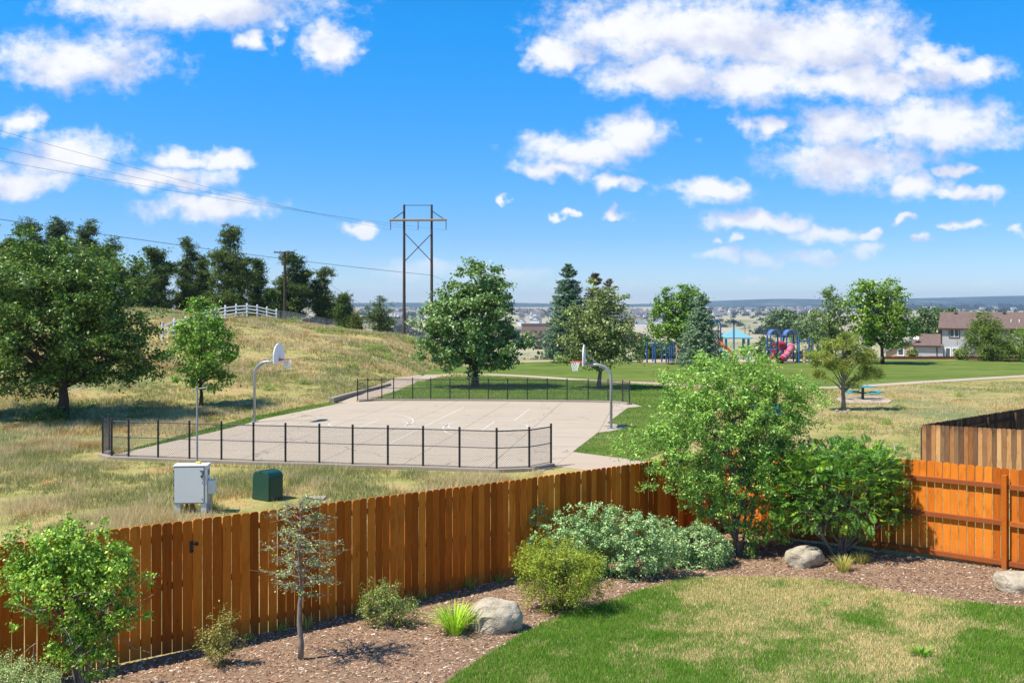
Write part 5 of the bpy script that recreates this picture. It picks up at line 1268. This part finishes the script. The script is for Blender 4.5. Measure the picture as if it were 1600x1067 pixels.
# middle tower peeping out
x0 = pxx(1119, 103); t = thing('play_tower', 'arched blue tower mostly hidden behind the silvery spruce', 'play structure', (x0, 103, 0))
posts_between(t, [(-.45, 0), (.45, 0), (-.45, 1.2), (.45, 1.2)], 0, 3.6, .075, BLUE)
m_ = MB()
for y in (0, 1.2): m_.tube([(-.45 * math.cos(q / 8 * pi), y, 3.6 + .6 * math.sin(q / 8 * pi)) for q in range(9)], .08, 6)
m_.build('roof_arch', BLUE, t)
m_ = MB(); m_.box((0, .6, 1.3), (.9, 1.2, .08)); m_.build('deck', BLUE, t)
m_ = MB(); m_.tube([(.2, -.2, 2.0), (.9, -.4, 1.4), (1.5, -.6, .7), (1.9, -.7, .4)], .2, 8); m_.build('slide', ORANGE, t, True)
m_ = MB(); m_.box((.4, -.25, 2.1), (.5, .1, .5)); m_.build('panel', RED, t, bevel=.05)
# shelter
YS = 108.0; xs0 = pxx(1148, YS); zs = zg1(xs0, YS); t = thing('picnic_shelter', 'picnic shelter with pale turquoise hip roof beyond the playground', 'shelter', (xs0, YS, zs))
hw = (pxx(1172, YS) - pxx(1127, YS)) / 2; ze = pz(527, YS) - zs; zr = pz(514.5, YS) - zs
m_ = MB(); m_.add([(-hw, -hw, ze), (hw, -hw, ze), (hw, hw, ze), (-hw, hw, ze), (-.25, 0, zr), (.25, 0, zr), (-hw, -hw, ze - .12), (hw, -hw, ze - .12), (hw, hw, ze - .12), (-hw, hw, ze - .12)],
    [(0, 1, 5, 4), (1, 2, 5), (2, 3, 4, 5), (3, 0, 4), (6, 7, 1, 0), (7, 8, 2, 1), (8, 9, 3, 2), (9, 6, 0, 3), (9, 8, 7, 6)]); m_.build('roof', TEAL, t)
for x in (-hw + .35, hw - .35):
    for y in (-hw + .35, hw - .35):
        m_ = MB(); m_.box((x, y, ze / 2 - .07), (.22, .22, ze - .14)); m_.build('post', TEALD, t)
YL = 99.0; c = (pxx(1146.5, YL), YL, 0); t = thing('lamp_post', 'tall blue grey lamp post in front of the turquoise shelter', 'lamp post', c)
m_ = MB(); m_.tube([(0, 0, 0), (0, 0, pz(503, YL))], [.11, .08], 8); m_.build('pole', simple('lamp_blue', (.12, .20, .33), .5), t)
m_ = MB(); m_.box((0, 0, pz(502, YL)), (.5, .3, .16)); m_.build('lamp_head', DGREY, t, bevel=.03)

# ------------------------------------------------------------------ houses on the right
def window(t, x, z, w, h_, y=-.0, panes=2, frame=None):
    m_ = MB()
    for s in (-1, 1): m_.box((x + s * (w / 2 + .06), y - .03, z), (.12, .10, h_ + .24)); m_.box((x, y - .03, z + s * (h_ / 2 + .06)), (w, .10, .12))
    fr = m_.build('window', frame or TRIM, t)
    for k in range(panes):
        pw = w / panes; xx = x - w / 2 + pw * (k + .5)
        m_ = MB(); m_.box((xx, y - .012, z), (pw - .10, .014, h_ - .10)); m_.build('pane', GLASS, fr)
        m_ = MB()
        for s in (-1, 1): m_.box((xx + s * (pw / 2 - .025), y - .03, z), (.05, .05, h_)); m_.box((xx, y - .03, z + s * (h_ / 2 - .025)), (pw - .1, .05, .05))
        m_.build('sash', WHITE, fr)
HR = .46; YHs = 140.0; kx = YHs / F; X0 = (1470 - 800) * kx; X1 = X0 + 17; dpt = 9.5
def lx(px): u = (px - 800) / F; return (u * YHs - X0) / (math.cos(HR) + u * math.sin(HR))
t = thing('house', 'two storey grey house with brown shingle roof at the right edge', 'house', (X0, YHs, -3.2), -HR); hz = 3.2
zE = 2.66 + hz; zR = H - (489 - HY) / F * (YHs + dpt / 2) + hz; Wd = X1 - X0
m_ = MB(); m_.add([(0, 0, 0), (Wd, 0, 0), (Wd, dpt, 0), (0, dpt, 0), (0, 0, zE), (Wd, 0, zE), (Wd, dpt, zE), (0, dpt, zE), (0, dpt / 2, zR - .12), (Wd, dpt / 2, zR - .12)],
    [(0, 1, 5, 4), (2, 3, 7, 6), (1, 2, 6, 9, 5), (3, 0, 4, 8, 7)]); m_.build('wall', SIDE, t)
def gable_roof(t, x0, x1, y0, y1, ze, zr, ov=.35, th=.16, mat_=None):
    ym = (y0 + y1) / 2; sl = (zr - ze) / (ym - y0); m_ = MB(); zo = ze - sl * ov
    a = [(x0 - ov, y0 - ov, zo), (x1 + ov, y0 - ov, zo), (x1 + ov, ym, zr), (x0 - ov, ym, zr), (x1 + ov, y1 + ov, zo), (x0 - ov, y1 + ov, zo)]
    lo_ = [(p[0], p[1], p[2] - th) for p in a]
    m_.add(a + lo_, [(0, 1, 2, 3), (3, 2, 4, 5), (7, 6, 9, 8), (8, 9, 11, 10), (0, 6, 7, 1), (4, 10, 11, 5), (1, 7, 8, 2), (2, 8, 10, 4), (0, 3, 9, 6), (3, 5, 11, 9)])
    return m_.build('roof', mat_ or SHIN, t)
rf = gable_roof(t, 0, Wd, 0, dpt, zE + .05, zR + .12)
for px in (1490.5, 1527, 1567):
    m_ = MB(); x = lx(px) * 1.02; m_.box((x, dpt / 2 - .5, zR - .05), (.4, .4, .3)); m_.build('roof_vent', DGREY, rf)
for px, py in ((1580, 500.5), (1593, 508)):
    m_ = MB(); m_.tube([(lx(px), 1.8, zE + .6), (lx(px), 1.8, zE + 1.2)], .07, 8); m_.build('vent_pipe', WHITE, rf)
m_ = MB(); m_.box((Wd / 2, -.37, zE - .16), (Wd + .75, .06, .24)); m_.build('fascia', TRIM, t)
for x in (.06, Wd - .06):
    m_ = MB(); m_.box((x, -.03, zE / 2), (.16, .06, zE - .3)); m_.build('corner_trim', TRIM, t)
def wpos(px, py): x = lx(px); return x, H - (py - HY) / F * (YHs - x * math.sin(HR)) + hz
for (px0, px1, py0, py1, pn) in ((1484, 1498, 514, 526.5, 2), (1576.5, 1585, 514, 523.5, 1), (1477.5, 1485, 544, 560, 1), (1489, 1496.5, 544, 560, 1), (1555, 1570, 544, 556, 2)):
    xa, za = wpos(px0, py0); xb, zb = wpos(px1, py1); window(t, (xa + xb) / 2, (za + zb) / 2, xb - xa, za - zb, 0, pn, WHITE if py0 > 540 else TRIM)
# garage
wd = 3.75; xg0 = X0 - (wd - .1) * math.cos(HR); yg0 = YHs + (wd - .1) * math.sin(HR) - .4; t = thing('garage', 'single storey grey wing with brown roof attached left of the grey house', 'garage', (xg0, yg0, -3.2), -HR)
ze = H - (539 - HY) / F * (YHs + 1) + hz; zr_ = H - (522.5 - HY) / F * (YHs + 4.6) + hz
m_ = MB(); m_.add([(0, 0, 0), (wd, 0, 0), (wd, 7, 0), (0, 7, 0), (0, 0, ze), (wd, 0, ze), (wd, 7, ze), (0, 7, ze), (0, 3.5, zr_ - .1), (wd, 3.5, zr_ - .1)], [(0, 1, 5, 4), (2, 3, 7, 6), (1, 2, 6, 9, 5), (3, 0, 4, 8, 7)]); m_.build('wall', SIDE, t)
rf = gable_roof(t, 0, wd - .36, 0, 7, ze + .05, zr_ + .1, .35)
for x in (.06, wd - .75): m_ = MB(); m_.box((x, -.03, ze / 2), (.14, .06, ze - .2)); m_.build('corner_trim', TRIM, t)
m_ = MB(); m_.box((wd / 2 - .2, -.37, ze - .14), (wd, .05, .2)); m_.build('fascia', TRIM, t)
m_ = MB(); m_.tube([(.3, .9, ze + .4), (.3, .9, ze + .75)], .04, 6); m_.tube([(.3, .85, ze + .8), (.3, .7, ze + .86), (.3, .62, ze + .95)], [.08, .3, .38], 14); o = m_.build('satellite_dish', WHITE)
o.location = t.location; o.rotation_euler = t.rotation_euler; tag(o, 'white satellite dish on the left end of the garage roof', 'satellite dish')
# tan gabled house further back
t = thing('house', 'tan gabled house end between the bright tree and the garage', 'house', ((1384 - 800) * 150 / F, 150, -3.6), -.36); k_ = 150 / F
def q(px, py): return ((px - 1384) * k_, H - (py - HY) * k_ + 3.6)
x1_, z1_ = q(1440, 552); xp, zp = q(1424, 531); xl, zl = q(1384, 551); xr_, zr2 = q(1460, 549)
m_ = MB(); m_.add([(0, 0, 0), (xr_, 0, 0), (xr_, 0, zr2), (xp, 0, zp), (0, 0, zl), (0, 9, 0), (xr_, 9, 0), (xr_, 9, zr2), (xp, 9, zp), (0, 9, zl)], [(0, 1, 2, 3, 4), (6, 5, 9, 8, 7), (1, 6, 7, 2), (5, 0, 4, 9)]); m_.build('wall', SIDET, t)
m_ = MB(); m_.add([(-.3, -.3, zl - .1), (xp, -.3, zp + .04), (xr_ + .3, -.3, zr2 - .1), (-.3, 9.3, zl - .1), (xp, 9.3, zp + .04), (xr_ + .3, 9.3, zr2 - .1), (-.3, -.3, zl + .05), (xp, -.3, zp + .2), (xr_ + .3, -.3, zr2 + .05), (-.3, 9.3, zl + .05), (xp, 9.3, zp + .2), (xr_ + .3, 9.3, zr2 + .05)],
    [(6, 7, 10, 9), (7, 8, 11, 10), (0, 3, 4, 1), (1, 4, 5, 2), (0, 1, 7, 6), (1, 2, 8, 7), (3, 9, 10, 4), (4, 10, 11, 5), (0, 6, 9, 3), (2, 5, 11, 8)]); m_.build('roof', ROOFG, t)
xw, zw = q(1406, 550); window(t, xw, zw, .75, .85, 0, 1, WHITE)
# low red-brown fence in front of the houses
t = thing('lawn_fence', 'long low red brown fence along the far edge of the lawn by the houses', 'fence', (pxx(1380, 108), 108, -1.2))
xe = pxx(1720, 108) - t.location[0]; n = int(xe / .30); bm_ = board_mesh(.285, 1.45, .03).data('board', DARKBR)
for k in range(n):
    o = link(bpy.data.objects.new('board', bm_), t); o.location = ((k + .5) * .30, 0, random.uniform(-.02, .01) + .03 * math.sin(k * .05))
for z in (.35, 1.2): m_ = MB(); m_.box((xe / 2, .06, z), (xe, .05, .1)); m_.build('rail', DARKBR, t)

# ------------------------------------------------------------------ the valley: town, warehouses, groves
R = random.Random(9); hv = []
for k, (wc, rc_) in enumerate((((.72, .70, .68), (.16, .15, .15)), ((.50, .44, .36), (.20, .16, .14)), ((.78, .77, .75), (.24, .22, .22)), ((.42, .36, .31), (.12, .11, .11)))):
    wm = simple('far_wall', wc, .8, .05); rm = simple('far_roof', rc_, .9, .05); m_ = MB(); m_.cur = 0
    m_.add([(-6, -5, -1), (6, -5, -1), (6, 5, -1), (-6, 5, -1), (-6, -5, 6), (6, -5, 6), (6, 5, 6), (-6, 5, 6), (-6, 0, 9), (6, 0, 9)], [(0, 1, 5, 4), (2, 3, 7, 6), (1, 2, 6, 9, 5), (3, 0, 4, 8, 7)])
    m_.cur = 1; m_.add([(-6.5, -5.6, 5.9), (6.5, -5.6, 5.9), (6.5, 0, 9.2), (-6.5, 0, 9.2), (6.5, 5.6, 5.9), (-6.5, 5.6, 5.9)], [(0, 1, 2, 3), (3, 2, 4, 5), (0, 5, 4, 1)])
    hv.append(m_.data('far_house', [wm, rm]))
cnt = 0
while cnt < 285:
    px = R.choice([R.uniform(590, 664) if R.random() < .35 else R.uniform(810, 1010), R.uniform(810, 1010), R.uniform(985, 1120), R.uniform(1110, 1270), R.uniform(1200, 1290)]); Y = R.uniform(2000, 3900) if px > 1100 else R.uniform(1300, 3600)
    if px > 1130 and Y < 2500: Y += 900
    x = (px - 800) / F * Y; o = link(bpy.data.objects.new('far_house', hv[R.randrange(4)])); o.location = (x, Y, zg1(x, Y)); o.rotation_euler = (0, 0, R.choice([0, .3, 1.3, 1.6])); s_ = R.uniform(.9, 1.4); o.scale = (s_, s_, s_)
    tag(o, 'tiny far house in the hazy town across the valley', 'house', 'houses of the far town'); cnt += 1
for k in range(14):
    px = R.uniform(1440, 1600) if k < 8 else R.uniform(1340, 1480); Y = R.uniform(3800, 4600); x = (px - 800) / F * Y; o = link(bpy.data.objects.new('far_house', hv[R.randrange(4)])); o.location = (x, Y, zg1(x, Y)); o.scale = (1.5, 1.5, 1.3); tag(o, 'isolated far house on the distant ridge foot at the right', 'house', 'houses on the ridge foot')
for (px, Y, w_, h_, col, lab) in ((846, 760, 30, 14, (.34, .20, .14), 'flat reddish building in the valley between the round tree and the spruce'), (858, 900, 60, 9, (.30, .30, .31), 'long grey flat building just behind the reddish one'), (632, 520, 14, 8, (.48, .32, .23), 'tan flat building glimpsed right of the hill crest'), (640, 640, 26, 8, (.55, .55, .56), 'white roofed long building beyond the tan one'), (1222, 1250, 34, 9, (.30, .30, .33), 'long grey building among dark trees in the valley')):
    x = (px - 800) / F * Y; t = thing('far_building', lab, 'building', (x, Y, zg1(x, Y) - 2)); wm = simple('building_wall', col, .8, .08)
    m_ = MB(); m_.box((0, 0, h_ / 2), (w_, w_ * .5, h_)); m_.build('wall', wm, t)
    m_ = MB(); m_.box((0, 0, h_ + .3), (w_ + .8, w_ * .5 + .8, .6)); m_.build('roof', ROOFG, t)
    m_ = MB()
    for k in range(int(w_ / 4)): m_.box((-w_ / 2 + 2.5 + k * 4, -w_ * .25 - .05, h_ * .6), (2, .1, 1.6))
    m_.build('window_band', GLASS, t)
for k, px in enumerate((1164, 1170)):                     # far lattice-like line of poles
    pass
t = thing('far_pylon', 'tiny far wooden H-frame pylon behind the turquoise shelter', 'pylon', (pxx(1167, 520), 520, zg1(pxx(1167, 520), 520)))
for px in (1164, 1170.5): m_ = MB(); m_.tube([((px - 1167) * 520 / F, 0, 0), ((px - 1167) * 520 / F, 0, H - (508 - HY) / F * 520 - t.location[2])], .16, 6); m_.build('pole', PINE_POLE, t)
m_ = MB(); zz_ = H - (512 - HY) / F * 520 - t.location[2]; m_.tube([(-2.1, 0, zz_), (2.2, 0, zz_)], .12, 5); m_.build('crossarm', PINE_POLE, t)
t = thing('far_pole', 'thin far utility pole left of the red slide in the valley', 'utility pole', (pxx(1193, 400), 400, zg1(pxx(1193, 400), 400)))
m_ = MB(); m_.tube([(0, 0, 0), (0, 0, H - (519 - HY) / F * 400 - t.location[2])], .14, 6); m_.build('pole', PINE_POLE, t)
m_ = MB(); m_.tube([(-1, 0, H - (520 - HY) / F * 400 - t.location[2]), (1, 0, H - (520 - HY) / F * 400 - t.location[2])], .08, 5); m_.build('crossarm', PINE_POLE, t)
# valley groves: one mass of scrub oak and pines made of leaf sprays
rng = np.random.default_rng(500); PP = []; SS = []; CCc = []
def grove(px0, px1, Y0, Y1, n, r, col):
    for _ in range(n):
        px = rng.uniform(px0, px1); Y = rng.uniform(Y0, Y1); x = (px - 800) / F * Y; z = zg1(x, Y); rr_ = r * rng.uniform(.6, 1.3); m = 70
        P = rng.normal(size=(m, 3)) * .42; P[:, 2] = np.abs(P[:, 2]) * .9; PP.append(P * rr_ + [x, Y, z]); SS.append(np.full(m, rr_ * .42)); CCc.append(np.array(col) * rng.normal(1, .2, (m, 1)).clip(.5, 1.5))
grove(1185, 1240, 1000, 1150, 46, 7, (.028, .045, .025)); grove(1215, 1290, 700, 900, 60, 6, (.03, .048, .028)); grove(1240, 1300, 300, 420, 16, 4, (.04, .06, .035))
grove(800, 1010, 500, 760, 60, 4.0, (.06, .07, .04)); grove(850, 1300, 1300, 2400, 120, 6, (.06, .075, .05)); grove(1100, 1620, 2400, 4200, 260, 9, (.05, .065, .045)); grove(1330, 1620, 4000, 5200, 200, 16, (.035, .05, .035)); grove(1560, 1610, 1500, 2000, 14, 6, (.05, .07, .04))
grove(590, 662, 420, 1400, 70, 6, (.05, .06, .04)); grove(560, 662, 1500, 4000, 80, 9, (.05, .065, .05)); grove(800, 1120, 2200, 4000, 170, 8, (.05, .065, .05)); grove(1020, 1100, 135, 175, 10, 2.4, (.05, .08, .035)); grove(820, 880, 130, 220, 12, 1.6, (.10, .12, .05))
P = np.concatenate(PP); sz = np.concatenate(SS); N = unit(rng.normal(size=P.shape) + [0, -.3, .4])
tag(np_mesh('far_woodland', leaf_polys(P, N, sz, .7), 4, NEEDLE, np.concatenate(CCc)), 'dark scrub and groves scattered over the valley floor', kind='stuff')

# ------------------------------------------------------------------ air
m_, b = newmat('haze_air'); pv = b.n('ShaderNodeVolumePrincipled'); pv.inputs['Color'].default_value = (.62, .80, 1.0, 1); pv.inputs['Density'].default_value = HAZE; pv.inputs['Anisotropy'].default_value = .2
out = b.n('ShaderNodeOutputMaterial'); b.link(pv.outputs[0], out.inputs['Volume'])
hb_ = MB().box((0, 4450, 47), (19000, 10100, 170)).build('haze', m_); tag(hb_, 'pale blue air between the camera and the far ridge', kind='stuff')
